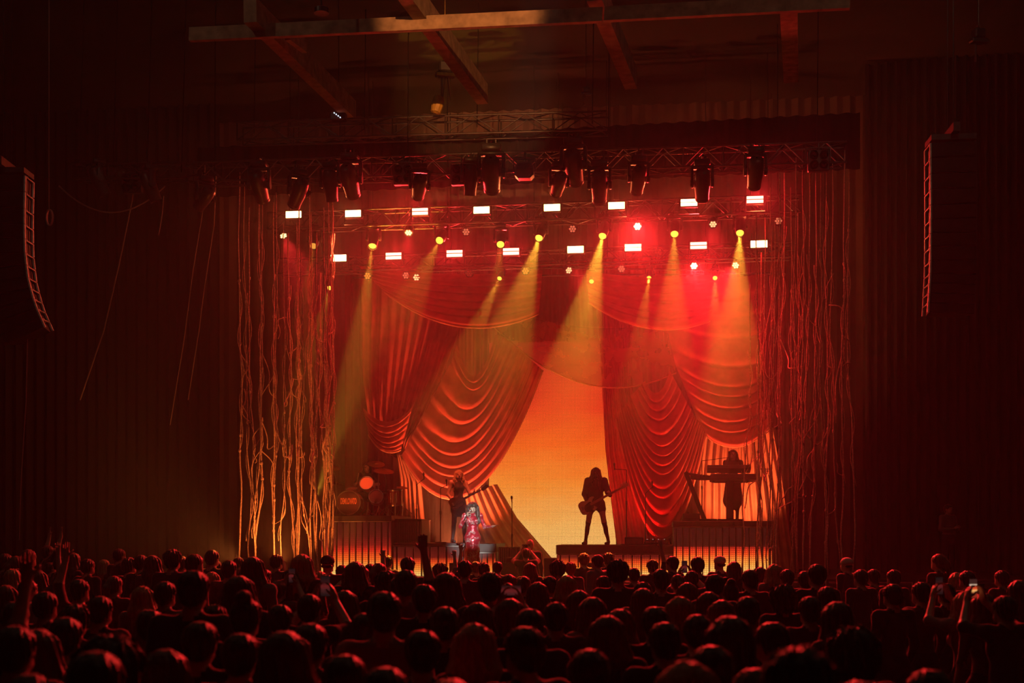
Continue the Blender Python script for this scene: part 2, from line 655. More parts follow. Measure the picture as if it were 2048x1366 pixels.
def moving_head(label, lens_pt, aim_pt, s=1.0, lens='lens_dark', group=None, light=None, m='fixture_shell', up=None, name='moving_head', tr=None):
    """hang a moving head so that its lens sits at lens_pt and looks at aim_pt"""
    key = (round(s, 2), lens, m)
    if key not in PROTO:
        d = head_meshes(s, m)
        d['lensm'] = d['lens'].mesh('lens', lens, True)
        PROTO[key] = d
    d = PROTO[key]
    lens_pt, aim_pt = Vector(lens_pt), Vector(aim_pt)
    dirv = (aim_pt - lens_pt).normalized()
    piv = lens_pt - dirv * .32 * s
    sg = -1.0 if up else 1.0
    loc = piv + Vector((0, 0, .43 * s)) * sg
    t = thing(name, label, 'stage light', loc, STAGE_ROT, group)
    if up:
        t.rotation_euler = (math.pi, 0, STAGE_ROT)
    # keep the yoke turned so that the head tilts between the arms
    yaw = math.atan2(dirv.y, dirv.x) - math.pi / 2 if math.hypot(dirv.x, dirv.y) > .05 else STAGE_ROT
    t.rotation_euler[2] = yaw
    q = (t.rotation_euler.to_quaternion()).inverted() @ dirv.to_track_quat('-Z', 'Y')
    inst('base', d['base'], t)
    inst('yoke', d['arm'], t)
    h = inst('head', d['head'], t, (0, 0, -.43 * s), q)
    inst('lens', d['lensm'], h)
    inst('lens_ring', d['rim'], h)
    if tr:
        hanger(t, (0, 0, .08 * s), tr)
    if light:
        kw = dict(light)
        lamp('beam_light', 'SPOT', t, Vector((0, 0, -.43 * s)) + q @ Vector((0, 0, -.345 * s)), kw.pop('energy'), kw.pop('color'), q, **kw)
    return t


YEL = (1, .46, .035)
def spotkw(e, deg, blend=.4, col=YEL, r=.03):
    return dict(energy=e, color=col, spot_size=math.radians(deg), spot_blend=blend, shadow_soft_size=r)


BEAMS_UP = [  # lens px, aim px, aim depth, energy, cone
    (627, 492, 585, 800, 26.5, 220, 11, 'lens_amber_dim', 'faint'), (745, 492, 690, 900, 27.4, 1050, 11, 'lens_yellow', 'wide'),
    (879, 481, 800, 640, 27.0, 420, 14, 'lens_yellow', 'faint'), (1001, 489, 985, 700, 27.6, 260, 12, 'lens_yellow', 'faint'),
    (1078, 476, 1000, 740, 27.0, 1500, 17, 'lens_yellow', 'broad'), (1205, 472, 1140, 770, 27.0, 2600, 16, 'lens_yellow', 'strong'),
    (1349, 468, 1340, 740, 27.6, 1000, 14, 'lens_yellow', 'soft'), (1480, 466, 1466, 760, 27.4, 2200, 15, 'lens_yellow', 'strong')]
for i, (lx, ly, ax, ay, aD, e, cone, ln, ad) in enumerate(BEAMS_UP):
    moving_head('moving head with %s yellow beam, %s from the left below the upper panels' % (ad, ordw[i]), S(lx, ly, 28.3), S(ax, ay, 24.7), .82, ln, 'moving heads on the middle truss', spotkw(e * 6.0, cone), tr='middle')
BEAMS_LOW = [(659, 576, 612, 760, 28.4, 500, 9), (999, 557, 905, 760, 28.6, 750, 11), (1183, 563, 1150, 760, 29.0, 380, 9), (1298, 556, 1268, 760, 28.8, 1100, 9.5), (1430, 556, 1430, 740, 29.0, 700, 10)]
for i, (lx, ly, ax, ay, aD, e, cone) in enumerate(BEAMS_LOW):
    moving_head('small moving head with yellow beam, %s from the left below the lower panels' % ordw[i], S(lx, ly, 30.0), S(ax, ay, aD - 2.5), .52, 'lens_yellow', 'small moving heads on the rear truss', spotkw(e * 6.0, cone), tr='lower')

# ------------------------------------------------------------------ round LED cans
PARS = [(567, 472, 28.2, 3, 'b'), (817, 466, 28.3, 2, 'b'), (932, 464, 28.3, 0, 'd'), (1145, 458, 28.3, 0, 'd'), (1275, 453, 28.2, 9, 'bb'), (1426, 449, 28.3, 2, 'm'), (1557, 442, 28.3, 0, 'd'),
        (735, 552, 30, 0, 'a'), (812, 551, 30, 0, 'd'), (833, 555, 30, 0, 'm'), (1051, 542, 30, 0, 'a'), (1138, 541, 30, 2, 'm'), (1243, 538, 30, 0, 'd'), (1388, 532, 29.9, 9, 'bb'), (1471, 531, 29.9, 8, 'b'), (1318, 505, 30, 0, 'x'), (939, 547, 30, 0, 'x')]
glow('par_bb', (1, .50, .22), 16)
glow('par_b', (1, .40, .16), 5)
glow('par_m', (1, .38, .16), 2.2)
glow('par_d', (1, .22, .10), .65)
glow('par_a', (1, .30, .04), .8)
glow('par_x', (1, .1, .04), .12)
PD = {'bb': 'dazzling red-orange', 'b': 'bright red', 'm': 'pale red', 'd': 'dim red', 'a': 'dim amber', 'x': 'nearly dark'}
can = MB(); can.lathe([(.03, .20), (.085, .19), (.10, .15), (.105, 0), (.098, 0), (.094, .012), (.001, .012)], 16, cap=False)
can_me = can.mesh('can', 'fixture_shell', True)
yk = MB(); yk.tube([(-.125, 0, .08), (-.125, 0, .24), (.125, 0, .24), (.125, 0, .08)], .012, 6); yk.tube([(0, 0, .24), (0, 0, .32)], .016, 6)
yk_me = yk.mesh('yoke', 'black_metal', True)
lens_me = {}
for k in PD:
    lm = MB()
    for j in range(7):
        r = 0 if j == 0 else .058
        q = j * math.pi / 3
        lm.lathe([(.001, -.006), (.02, -.004), (.0265, .008)], 8, Matrix.Translation((r * math.cos(q), r * math.sin(q), 0)), cap=False)
    lens_me[k] = lm.mesh('lens', 'par_' + k, True)
PAR_AIM = {567: (640, 640, 27.0), 817: (800, 700, 26.0), 1275: (1275, 650, 22), 1426: (1420, 700, 25), 1138: (1210, 590, 28.5), 1388: (1420, 720, 26), 1471: (1400, 660, 27.5)}
PAR_N = {}
for i, (px, py, D, e, k) in enumerate(PARS):
    p = S(px, py, D)
    aim = S(*PAR_AIM[px]) if px in PAR_AIM else at(px * .8 + 200, 1100, 12)
    dv = (aim - p).normalized()
    rowp = [q for q in PARS if (q[2] > 29) == (D > 29)]
    rowp.sort()
    t = thing('led_can', '%s round seven-lens lamp, %s from the left of the %s round lamps' % (PD[k], ordw[[q[0] for q in rowp].index(px)], 'lower' if D > 29 else 'upper'), 'stage light', p, 0, 'round LED cans')
    t.rotation_mode = 'QUATERNION'
    t.rotation_quaternion = dv.to_track_quat('-Z', 'Y')
    inst('can', can_me, t)
    inst('yoke', yk_me, t)
    inst('lens', lens_me[k], t)
    hanger(t, (0, 0, .30), 'lower' if D > 29 else 'middle')
    if e:
        lamp('can_light', 'SPOT', t, (0, 0, -.03), e * 680, (1, .018, .022), None, spot_size=math.radians(52 if k != 'bb' else 75), spot_blend=.9, shadow_soft_size=.08)
# ------------------------------------------------------------------ LED screens
def led_material(name, stops, strength, z0, z1, cell, axis_noise=.12, streak=0.0, dark=.45):
    """screen picture: a colour sweep over height broken into a grid of pixels"""
    m = bpy.data.materials.new(name)
    m.use_nodes = True
    nt = m.node_tree
    N = nt.nodes.new
    Lk = nt.links.new
    b = nt.nodes['Principled BSDF']
    b.inputs['Base Color'].default_value = (.01, .01, .01, 1)
    b.inputs['Roughness'].default_value = .5
    tc = N('ShaderNodeTexCoord')
    sp = N('ShaderNodeSeparateXYZ')
    Lk(tc.outputs['Object'], sp.inputs[0])
    mr = N('ShaderNodeMapRange')
    mr.inputs['From Min'].default_value = z0
    mr.inputs['From Max'].default_value = z1
    Lk(sp.outputs['Z'], mr.inputs['Value'])
    mp = N('ShaderNodeMapping')
    mp.inputs['Scale'].default_value = (.5, 1, 2.2)
    Lk(tc.outputs['Object'], mp.inputs['Vector'])
    nz = N('ShaderNodeTexNoise')
    nz.inputs['Scale'].default_value = 1.6
    nz.inputs['Detail'].default_value = 3
    Lk(mp.outputs[0], nz.inputs['Vector'])
    ad = N('ShaderNodeMath'); ad.operation = 'MULTIPLY_ADD'
    ad.inputs[1].default_value = axis_noise * 2
    Lk(nz.outputs['Fac'], ad.inputs[0])
    su = N('ShaderNodeMath'); su.operation = 'SUBTRACT'; su.inputs[1].default_value = axis_noise
    Lk(mr.outputs[0], su.inputs[0])
    Lk(su.outputs[0], ad.inputs[2])
    rp = N('ShaderNodeValToRGB')
    el = rp.color_ramp.elements
    while len(el) < len(stops):
        el.new(.5)
    for i, (p, c) in enumerate(stops):
        el[i].position = p
        el[i].color = tuple(c) + (1,)
    Lk(ad.outputs[0], rp.inputs['Fac'])
    fac = None
    for ax in ('X', 'Z'):
        sc = N('ShaderNodeMath'); sc.operation = 'MULTIPLY'; sc.inputs[1].default_value = 1 / cell
        Lk(sp.outputs[ax], sc.inputs[0])
        fr = N('ShaderNodeMath'); fr.operation = 'FRACT'
        Lk(sc.outputs[0], fr.inputs[0])
        gt = N('ShaderNodeMath'); gt.operation = 'GREATER_THAN'; gt.inputs[1].default_value = .34
        Lk(fr.outputs[0], gt.inputs[0])
        if fac is None:
            fac = gt
        else:
            mm = N('ShaderNodeMath'); mm.operation = 'MULTIPLY'
            Lk(fac.outputs[0], mm.inputs[0]); Lk(gt.outputs[0], mm.inputs[1])
            fac = mm
    st = N('ShaderNodeMapRange')
    st.inputs['To Min'].default_value = strength * dark
    st.inputs['To Max'].default_value = strength
    Lk(fac.outputs[0], st.inputs['Value'])
    Lk(rp.outputs['Color'], b.inputs['Emission Color'])
    Lk(st.outputs[0], b.inputs['Emission Strength'])
    M_[name] = m
    return m


SZ0, SZ1 = S(1100, 1122, 31.9).z, S(1100, 684, 31.9).z
led_material('screen_sunset', [(0, (1, .56, .16)), (.16, (1, .50, .12)), (.34, (1, .30, .035)), (.52, (.95, .14, .012)), (.70, (.75, .045, .01)), (.86, (.55, .015, .008)), (1, (.30, .008, .006))], 1.3, SZ0, SZ1, .0385, .07)
xs0, xs1 = S(978, 900, 31.9).x, S(1232, 900, 31.9).x
scr = thing('led_wall', 'tall glowing video wall with an orange sunset sweep behind the bassist', 'video wall', stage(0, 0, 31.9), STAGE_ROT)
ca = math.cos(STAGE_ROT)
nxp, nzp = 5, 9
W_, H_ = (xs1 - xs0) / ca / nxp, (SZ1 - SZ0) / nzp
for i in range(nxp):
    for j in range(nzp):
        b = MB(); b.box((xs0 / ca + (i + .5) * W_, 0, SZ0 + (j + .5) * H_), (W_ - .004, .05, H_ - .004))
        b.build('screen_panel', 'screen_sunset', scr)
b = MB()
for i in range(nxp + 1):
    b.box((xs0 / ca + i * W_, .10, (STZ + SZ1) / 2), (.05, .08, SZ1 - STZ))
b.build('support_frame', 'black_metal', scr)

# ------------------------------------------------------------------ drapes
DRAPE_REDLIT = (.50, .10, .095)  # red of the stage light is put into the cloth colour
cloth('gauze_redlit', DRAPE_REDLIT, .35)
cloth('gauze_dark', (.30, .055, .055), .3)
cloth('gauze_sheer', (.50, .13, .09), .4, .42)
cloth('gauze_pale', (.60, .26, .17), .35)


def poly(pts, v):
    """polyline [(v, x, y)...] at v"""
    for a, c in zip(pts, pts[1:]):
        if v <= c[0] + 1e-9:
            t = (v - a[0]) / (c[0] - a[0])
            return a[1] + (c[1] - a[1]) * t, a[2] + (c[2] - a[2]) * t
    return pts[-1][1], pts[-1][2]


def ev(pts):
    if len(pts[0]) == 3:
        return pts
    n = len(pts) - 1
    return [(i / n, p[0], p[1]) for i, p in enumerate(pts)]


def lerp_list(vals, v):
    if not hasattr(vals, '__len__'):
        return vals
    n = len(vals) - 1
    i = min(int(v * n), n - 1)
    t = v * n - i
    return vals[i] + (vals[i + 1] - vals[i]) * t


def swag(label, L, R, sag, D, folds, amp, m, seed=0, bulge=.25, nu=44, name='swag_drape'):
    """cloth hung from two gathered sides; the folds run along the hanging curves"""
    L, R = ev(L), ev(R)
    rs = random.Random(seed)
    ph = [rs.uniform(-.28, .28) for _ in range(folds + 2)]
    nv = folds * 9
    P = []
    for j in range(nv + 1):
        v = j / nv
        k = v * folds
        i0 = int(k)
        kk = k + (ph[i0] * (1 - (k - i0)) + ph[i0 + 1] * (k - i0)) * (0 if i0 in (0,) else 1)
        ff = kk - math.floor(kk)
        prof = math.sin(math.pi * ff ** 1.6) ** .9 if 0 < ff < 1 else 0.0      # rounded roll, heaviest at its lower edge
        lx, ly = poly(L, v)
        rx, ry = poly(R, v)
        sg = lerp_list(sag, v)
        for i in range(nu + 1):
            u = i / nu
            w = 4 * u * (1 - u)
            px = lx + (rx - lx) * u
            py = ly + (ry - ly) * u + sg * w
            wv = w ** .6
            dep = 1.35 * amp * prof * (.25 + .75 * wv) + bulge * w * (.3 + .7 * v) + .012 * math.sin(31 * u + 5 * v + seed)
            p = S(px, py, D) + NRM * dep
            p.z -= amp * .5 * prof * wv
            P.append(p)
    mb = MB()
    mb.grid(P, nu, nv)
    o = mb.build(name, m, None, 'all')
    hem = [P[nv * (nu + 1) + i] + NRM * .01 for i in range(nu + 1)]
    MB().tube(hem, .022, 6).build('hem', 'gauze_pale', o, 'all')  # paler tube puts the light along the hem into its colour
    return tag(o, label, 'drape', 'gauze drapes around the video wall')


def hang_drape(label, L, R, D, folds, amp, m, seed=0, nv=36, name='hanging_drape', wob=.5):
    """cloth with folds running from top to bottom between a left and a right edge"""
    L, R = ev(L), ev(R)
    rs = random.Random(seed)
    nu = folds * 9
    amps = [rs.uniform(.55, 1.25) for _ in range(folds + 1)]
    P = []
    for j in range(nv + 1):
        v = j / nv
        lx, ly = poly(L, v)
        rx, ry = poly(R, v)
        wid = abs(rx - lx) / 90.0
        for i in range(nu + 1):
            u = i / nu
            uu = u + .03 * math.sin(2.3 * v + 7 * u + seed) * wob * math.sin(math.pi * u)
            k = uu * folds
            a = amp * amps[max(0, min(folds, int(k)))] * min(1, .35 + wid / 1.2)
            px, py = lx + (rx - lx) * u, ly + (ry - ly) * u
            P.append(S(px, py, D) + NRM * (a * math.sin(2 * math.pi * k) + .35 * a * math.sin(5.1 * k + 3 * v + seed)))
    mb = MB()
    mb.grid(P, nu, nv)
    o = mb.build(name, m, None, 'all')
    return tag(o, label, 'drape', 'gauze drapes around the video wall')


hang_drape('full height red-lit back curtain behind the drummer and guitarist', [(690, 540), (690, 1139)], [(995, 530), (995, 1139)], 33.0, 20, .09, 'gauze_dark', 1)
hang_drape('full height red-lit back curtain behind the keyboards', [(1212, 520), (1212, 1139)], [(1578, 500), (1578, 1139)], 33.0, 24, .09, 'gauze_dark', 2)
hang_drape('shallow red-lit gauze above the video wall between the back curtains', [(985, 530), (985, 700)], [(1222, 520), (1222, 700)], 33.1, 14, .07, 'gauze_dark', 3)
swag('broad upper swag above the guitarist with a thin bright hem', [(715, 530), (770, 585)], [(1085, 540), (1078, 628)], [14, 22, 50], 30.2, 7, .10, 'gauze_redlit', 4)
swag('sheer swag sagging in front of the top of the video wall', [(992, 610), (975, 640)], [(1352, 640), (1352, 746)], [30, 45, 74], 30.72, 4, .012, 'gauze_sheer', 5, bulge=.12)
swag('broad upper swag above the tall rippled drape with a thin bright hem', [(1172, 540), (1178, 606)], [(1440, 545), (1420, 642)], [14, 20, 36], 30.1, 6, .10, 'gauze_redlit', 6)
hang_drape('curtain pulled back and gathered above the drum kit', [(722, 555), (724, 660), (726, 760), (738, 850), (762, 900), (794, 917)], [(945, 553), (918, 660), (888, 746), (850, 824), (818, 882), (806, 914)], 30.95, 11, .09, 'gauze_redlit', 7)
swag('small looped swag behind the drummer with bright rolled folds', [(726, 815), (738, 870)], [(826, 812), (802, 900)], [30, 26, 16], 30.45, 6, .10, 'gauze_redlit', 8, bulge=.12)
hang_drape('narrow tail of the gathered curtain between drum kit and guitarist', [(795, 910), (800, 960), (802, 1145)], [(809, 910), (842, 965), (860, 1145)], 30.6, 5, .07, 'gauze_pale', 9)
swag('deep looped swag hanging behind the guitarist with many bright hems', [(0, 914, 690), (.2, 903, 722), (.5, 840, 845), (1, 803, 912)], [(0, 990, 668), (.2, 1010, 676), (.5, 1045, 705), (1, 1086, 741)], [72, 84, 108, 132, 158], 30.5, 10, .11, 'gauze_redlit', 10, bulge=.2)
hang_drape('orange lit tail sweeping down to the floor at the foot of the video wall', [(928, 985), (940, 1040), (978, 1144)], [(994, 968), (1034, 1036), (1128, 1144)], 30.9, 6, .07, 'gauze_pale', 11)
hang_drape('upright drape falling at the side of the video wall behind the bass neck', [(1196, 615), (1204, 770), (1211, 900), (1222, 1000), (1240, 1144)], [(1262, 640), (1264, 770), (1288, 900), (1318, 1000), (1355, 1144)], 31.0, 8, .08, 'gauze_redlit', 12)
swag('tall rippled drape with stacked bright folds beside the keyboard riser', [(0, 1290, 762), (.3, 1262, 792), (1, 1232, 838)], [(0, 1340, 742), (.4, 1384, 824), (1, 1411, 868)], [34, 60, 100, 155, 225], 30.55, 13, .13, 'gauze_redlit', 13, bulge=.25)
swag('looped swag above the keyboard player with a wide bright hem', [(0, 1310, 549), (.5, 1350, 728), (1, 1406, 867)], [(0, 1530, 547), (.5, 1520, 765), (1, 1545, 848)], [10, 22, 30, 36], 30.7, 10, .12, 'gauze_redlit', 14, bulge=.2)
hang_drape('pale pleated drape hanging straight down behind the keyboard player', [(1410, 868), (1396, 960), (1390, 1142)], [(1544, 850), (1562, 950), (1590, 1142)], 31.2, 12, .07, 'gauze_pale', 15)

# ------------------------------------------------------------------ risers
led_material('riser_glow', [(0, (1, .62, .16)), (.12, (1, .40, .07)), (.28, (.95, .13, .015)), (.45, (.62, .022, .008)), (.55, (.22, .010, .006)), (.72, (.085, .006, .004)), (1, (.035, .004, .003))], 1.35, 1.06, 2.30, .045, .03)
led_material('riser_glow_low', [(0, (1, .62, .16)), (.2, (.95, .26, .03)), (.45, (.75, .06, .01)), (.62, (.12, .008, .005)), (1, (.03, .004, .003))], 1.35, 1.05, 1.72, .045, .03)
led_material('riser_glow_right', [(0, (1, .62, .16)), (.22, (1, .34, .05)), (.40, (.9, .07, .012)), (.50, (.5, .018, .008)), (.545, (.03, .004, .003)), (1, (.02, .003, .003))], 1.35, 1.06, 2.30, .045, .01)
mat('riser_black', (.045, .03, .028), .5, noise=.3)
mat('mullion', (.02, .016, .015), .5)


def riser(name, label, px0, px1, py_top, D, depth, m, nbars, lip=.10, trim=True, barm='mullion', bars_to=None):
    a, c = S(px0, py_top, D), S(px1, py_top, D)
    z = (a.z + c.z) / 2
    w = (c - a).length
    mid = (a + c) / 2
    t = thing(name, label, 'riser', (mid.x, mid.y, STZ), STAGE_ROT, 'stage risers')
    h = z - STZ
    b = MB(); b.box((0, depth / 2, h - lip / 2), (w, depth, lip), bev=.01)
    b.build('deck', 'riser_black', t)
    b = MB(); b.box((0, depth / 2 + .06, (h - lip) / 2), (w - .04, depth - .1, h - lip))
    b.build('body', 'riser_black', t)
    if trim:
        b = MB(); b.box((0, -.012, h - lip - .012), (w, .02, .022))
        b.build('edge_trim', 'steel', t)
    if m:
        # the panel picture is laid out by height above the hall floor, so keep the mesh at world height
        b = MB(); b.box((0, .0, (h - lip - .03) / 2 + STZ), (w - .03, .03, h - lip - .03))
        o = b.build('screen_panel', m, t, loc=(0, 0, -STZ))
    bm_ = MB().box((0, 0, 0), (.028, .03, h - lip - .03)).mesh('bar', barm)
    for i in range(nbars):
        x = -w / 2 + w * (i + .5) / nbars
        inst('bar', bm_, t, (x, -.03, (h - lip - .03) / 2))
    return t, mid, z, w


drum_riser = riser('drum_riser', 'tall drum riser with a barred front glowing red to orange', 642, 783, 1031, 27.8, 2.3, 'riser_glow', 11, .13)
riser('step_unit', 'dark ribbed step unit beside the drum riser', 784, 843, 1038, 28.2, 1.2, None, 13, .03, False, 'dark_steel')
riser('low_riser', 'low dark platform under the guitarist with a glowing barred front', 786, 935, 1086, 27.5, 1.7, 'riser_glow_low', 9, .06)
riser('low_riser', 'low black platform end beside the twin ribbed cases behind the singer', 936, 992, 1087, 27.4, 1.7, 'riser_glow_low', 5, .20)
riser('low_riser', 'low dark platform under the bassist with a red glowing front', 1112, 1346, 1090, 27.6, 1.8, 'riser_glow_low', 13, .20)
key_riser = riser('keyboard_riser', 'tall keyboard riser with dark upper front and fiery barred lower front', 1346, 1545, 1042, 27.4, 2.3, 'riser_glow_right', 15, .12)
b = MB()

# ribbed cases and wedges on the deck
def case(name, label, cat, px0, px1, py0, D, depth, ribs, m='cabinet_black', ribm='steel', group=None):
    a, c = S(px0, py0, D), S(px1, py0, D)
    w, mid = (c - a).length, (a + c) / 2
    h = mid.z - STZ
    t = thing(name, label, cat, (mid.x, mid.y, STZ), STAGE_ROT, group)
    b = MB(); b.box((0, depth / 2, h / 2), (w, depth, h), bev=.012)
    b.build('body', m, t)
    for i in range(ribs):
        b = MB(); b.box((-w / 2 + w * (i + .5) / ribs, -.008, h / 2), (.012, .02, h * .92))
        b.build('rib', ribm, t)
    b = MB(); b.box((0, -.006, h - .02), (w, .016, .02)); b.build('edge_trim', 'dark_steel', t)
    return t


case('stage_case', 'ribbed black case just right of the singer', 'case', 997, 1018, 1094, 27.3, .6, 5)
case('stage_case', 'ribbed black case behind the microphone stand', 'case', 1020, 1040, 1094, 27.3, .6, 5)
case('stage_case', 'small black speaker box at the foot of the video wall drape', 'speaker', 1052, 1082, 1107, 27.1, .4, 0)
case('stage_case', 'low black speaker box beside the bassist platform', 'speaker', 1088, 1111, 1116, 27.1, .4, 0)
case('sub_speaker', 'black box on the deck below the microphone stand', 'speaker', 1012, 1048, 1115, 26.2, .5, 0)


def wedge(label, px, D, rot=0.0):
    p = S(px, 1100, D)
    t = thing('floor_monitor', label, 'speaker', (p.x, p.y, STZ), STAGE_ROT + rot, 'floor monitors')
    b = MB(); b.prism([(-.30, 0), (.30, 0), (.30, .12), (-.30, .12)], -.25, .25)
    b = MB()
    P = [(-.3, -.25, 0), (.3, -.25, 0), (.3, .25, 0), (-.3, .25, 0), (-.3, -.22, .36), (.3, -.22, .36), (.3, .1, .22), (-.3, .1, .22), (-.3, .25, .06), (.3, .25, .06)]
    b.add(P, [(0, 3, 2, 1), (0, 1, 5, 4), (4, 5, 6, 7), (7, 6, 9, 8), (8, 9, 2, 3), (0, 4, 7, 8, 3), (1, 2, 9, 6, 5)])
    b.build('cabinet', 'cabinet_black', t)
    b = MB(); b.box((0, .02, .30), (.5, .3, .012), Matrix.Rotation(-.41, 3, 'X')); b.build('grille', 'dark_steel', t)
    return t


wedge('black floor monitor wedge in front of the singer', 930, 25.4)
wedge('black floor monitor wedge in front of the microphone stand', 1030, 25.4)
wedge('black floor monitor wedge in front of the bassist platform', 1190, 25.6)

# floor washes standing behind the risers, aimed up at the drapes
def floor_wash(label, px, D, aim, e, col, deg=95, z=STZ):
    p = S(px, 1100, D)
    p.z = z + .30
    glow_m = 'wash_%d' % len([k for k in M_ if k.startswith('wash_')])
    glow(glow_m, col, 4)
    t = moving_head(label, p, S(*aim), .6, glow_m, 'floor wash lights', dict(energy=e * 5.0, color=col, spot_size=math.radians(deg), spot_blend=.8, shadow_soft_size=.1), up=True, name='floor_wash')
    return t


RED, ORG = (1, .022, .016), (1, .19, .055)
floor_wash('floor lamp behind the drum riser aimed up at the gathered curtain', 752, 30.0, (770, 820, 31), 420, ORG)
floor_wash('floor lamp behind the guitarist aimed up at the looped swag', 900, 29.4, (930, 800, 31), 520, ORG)
floor_wash('floor lamp beside the video wall aimed up at the upright drape', 1262, 29.4, (1260, 820, 31), 380, RED)
floor_wash('floor lamp behind the bassist platform aimed up at the rippled drape', 1330, 29.2, (1330, 850, 31), 620, ORG)
floor_wash('floor lamp behind the keyboard riser aimed up at the pleated drape', 1480, 29.9, (1470, 820, 31), 420, ORG)

# battens the drapes hang from
def batten(label, px0, px1, py0, py1, D):
    a, c = S(px0, py0, D), S(px1, py1, D)
    t = thing('drape_batten', label, 'batten', a, 0, 'drape battens')
    b = MB(); b.tube([(0, 0, 0), c - a], .025, 8); b.build('pipe', 'black_metal', t, True)
    for w in (.05, .5, .95):
        q = (c - a) * w
        b = MB(); b.tube([q, q + Vector((0, 0, 13.8 - (a + q).z))], .008, 5); b.build('suspension_wire', 'black_metal', t)


batten('front batten pipe carrying the upper swags', 700, 1450, 530, 541, 30.2)
batten('rear batten pipe carrying the back curtains', 680, 1590, 541, 500, 33.0)
batten('inner batten pipe carrying the gathered curtain and the looped swag', 705, 1545, 555, 547, 30.85)
# ------------------------------------------------------------------ dark moving heads on the front truss, throwing red on the drapes
REDW = (1, .02, .018)
FRONT = [  # lens px, aim px, depth, size, energy, note
    (526, 398, 640, 800, 31, 1.15, 0, 'upright dark moving head at the far end of the front truss above the vines'),
    (588, 409, 500, 640, 28, 1.10, 0, 'tilted dark moving head with red-edged barrel above the first light panel'),
    (664, 400, 722, 985, 28.5, 1.05, 599, 'tilted dark moving head tucked beside an upright one above the second panel'),
    (706, 388, 790, 760, 31, 1.25, 900, 'large upright dark moving head above the second upper light panel'),
    (836, 391, 800, 620, 30, 1.05, 701, 'tilted dark moving head above the red upper light panel'),
    (940, 388, 912, 1000, 28.2, 1.00, 598, 'tilted dark moving head partly hidden by a large upright one'),
    (984, 378, 1000, 760, 31, 1.35, 900, 'largest upright dark moving head with bright outlined back above the fourth panel'),
    (1112, 385, 1040, 620, 30, 1.00, 0, 'tilted dark moving head beside the fifth upper light panel'),
    (1152, 362, 1215, 740, 31, 1.30, 900, 'large upright dark moving head with bright top edge above the fifth panel'),
    (1199, 400, 1200, 780, 30, 1.15, 900, 'long straight dark moving head hanging lowest above the sixth panel'),
    (1273, 382, 1230, 640, 29, 1.05, 0, 'tilted dark moving head in the red glow above the bright orange lamp'),
    (1404, 396, 1400, 800, 30, 1.10, 1100, 'long straight dark moving head in red glow above the seventh panel'),
    (1508, 372, 1470, 760, 30, 1.10, 1000, 'dim dark moving head above the last upper light panel'),
    (210, 388, 330, 640, 26, 1.0, 0, 'dark moving head, first of three on the wing truss'),
    (312, 400, 420, 640, 26, 1.0, 0, 'dark moving head, second of three on the wing truss'),
    (398, 412, 300, 560, 27, 1.0, 0, 'tilted dark moving head, last of three on the wing truss')]
for lx, ly, ax, ay, aD, s, e, lab in FRONT:
    D = 25.6 if lx > 450 else 25.2
    moving_head(lab, S(lx, ly, D), S(ax, ay, aD), s, 'lens_dark', 'dark moving heads on the front truss',
                dict(energy=e * (.17 if e > 600 else 5.0), color=REDW if e > 600 else (1, .10, .035), spot_size=math.radians(48 if e > 600 else 13), spot_blend=.9, shadow_soft_size=.08) if e else None, tr='front' if lx > 450 else 'short')
# small square wash lamp that faces the hall
p = S(1048, 340, 25.4)
t = thing('wash_lamp', 'small octagonal dark lamp facing the hall in a gap of the front truss', 'stage light', p, STAGE_ROT)
b = MB(); b.prism([(-.20, -.10), (-.20, .08), (-.13, .17), (.13, .17), (.20, .08), (.20, -.10), (.13, -.17), (-.13, -.17)], 0, .22); b.build('body', 'fixture_shell', t)
b = MB(); b.prism([(-.16, -.08), (-.16, .06), (-.11, .14), (.11, .14), (.16, .06), (.16, -.08), (.11, -.14), (-.11, -.14)], -.012, .0); b.build('lens', 'lens_dark', t)
b = MB(); b.tube([(-.23, .1, -.02), (-.23, .1, .26), (.23, .1, .26), (.23, .1, -.02)], .018, 6); b.tube([(0, .1, .26), (0, .1, .34)], .02, 6); b.build('yoke', 'dark_steel', t)
hanger(t, (0, .1, .30), 'front')


def blinder(label, px, py, D):
    t = thing('blinder', label, 'stage light', S(px, py, D), STAGE_ROT, 'four-cell blinders')
    b = MB(); b.box((0, .08, 0), (.44, .14, .44), bev=.02); b.build('housing', 'fixture_shell', t)
    for x in (-.1, .1):
        for z in (-.1, .1):
            b = MB(); b.lathe([(.001, 0), (.05, .012), (.085, -.02), (.092, -.02), (.092, .03)], 14, Matrix.Translation((x, -.01, z)) @ Matrix.Rotation(math.pi / 2, 4, 'X'), cap=False)
            b.build('cell', 'lens_dark', t)
    b = MB(); b.tube([(-.24, .08, 0), (-.24, .08, .28), (.24, .08, .28), (.24, .08, 0)], .016, 6); b.build('bracket', 'dark_steel', t)
    hanger(t, (0, .08, .28), 'front' if px > 450 else 'short')


blinder('four-cell blinder at the far end of the front truss above the hanging vines', 1638, 320, 25.5)
blinder('four-cell blinder hanging between tilted heads on the front truss', 806, 348, 25.5)
blinder('four-cell blinder behind the largest upright moving head', 922, 348, 25.5)
blinder('four-cell blinder on the wing truss above the swooping cable', 262, 365, 25.3)

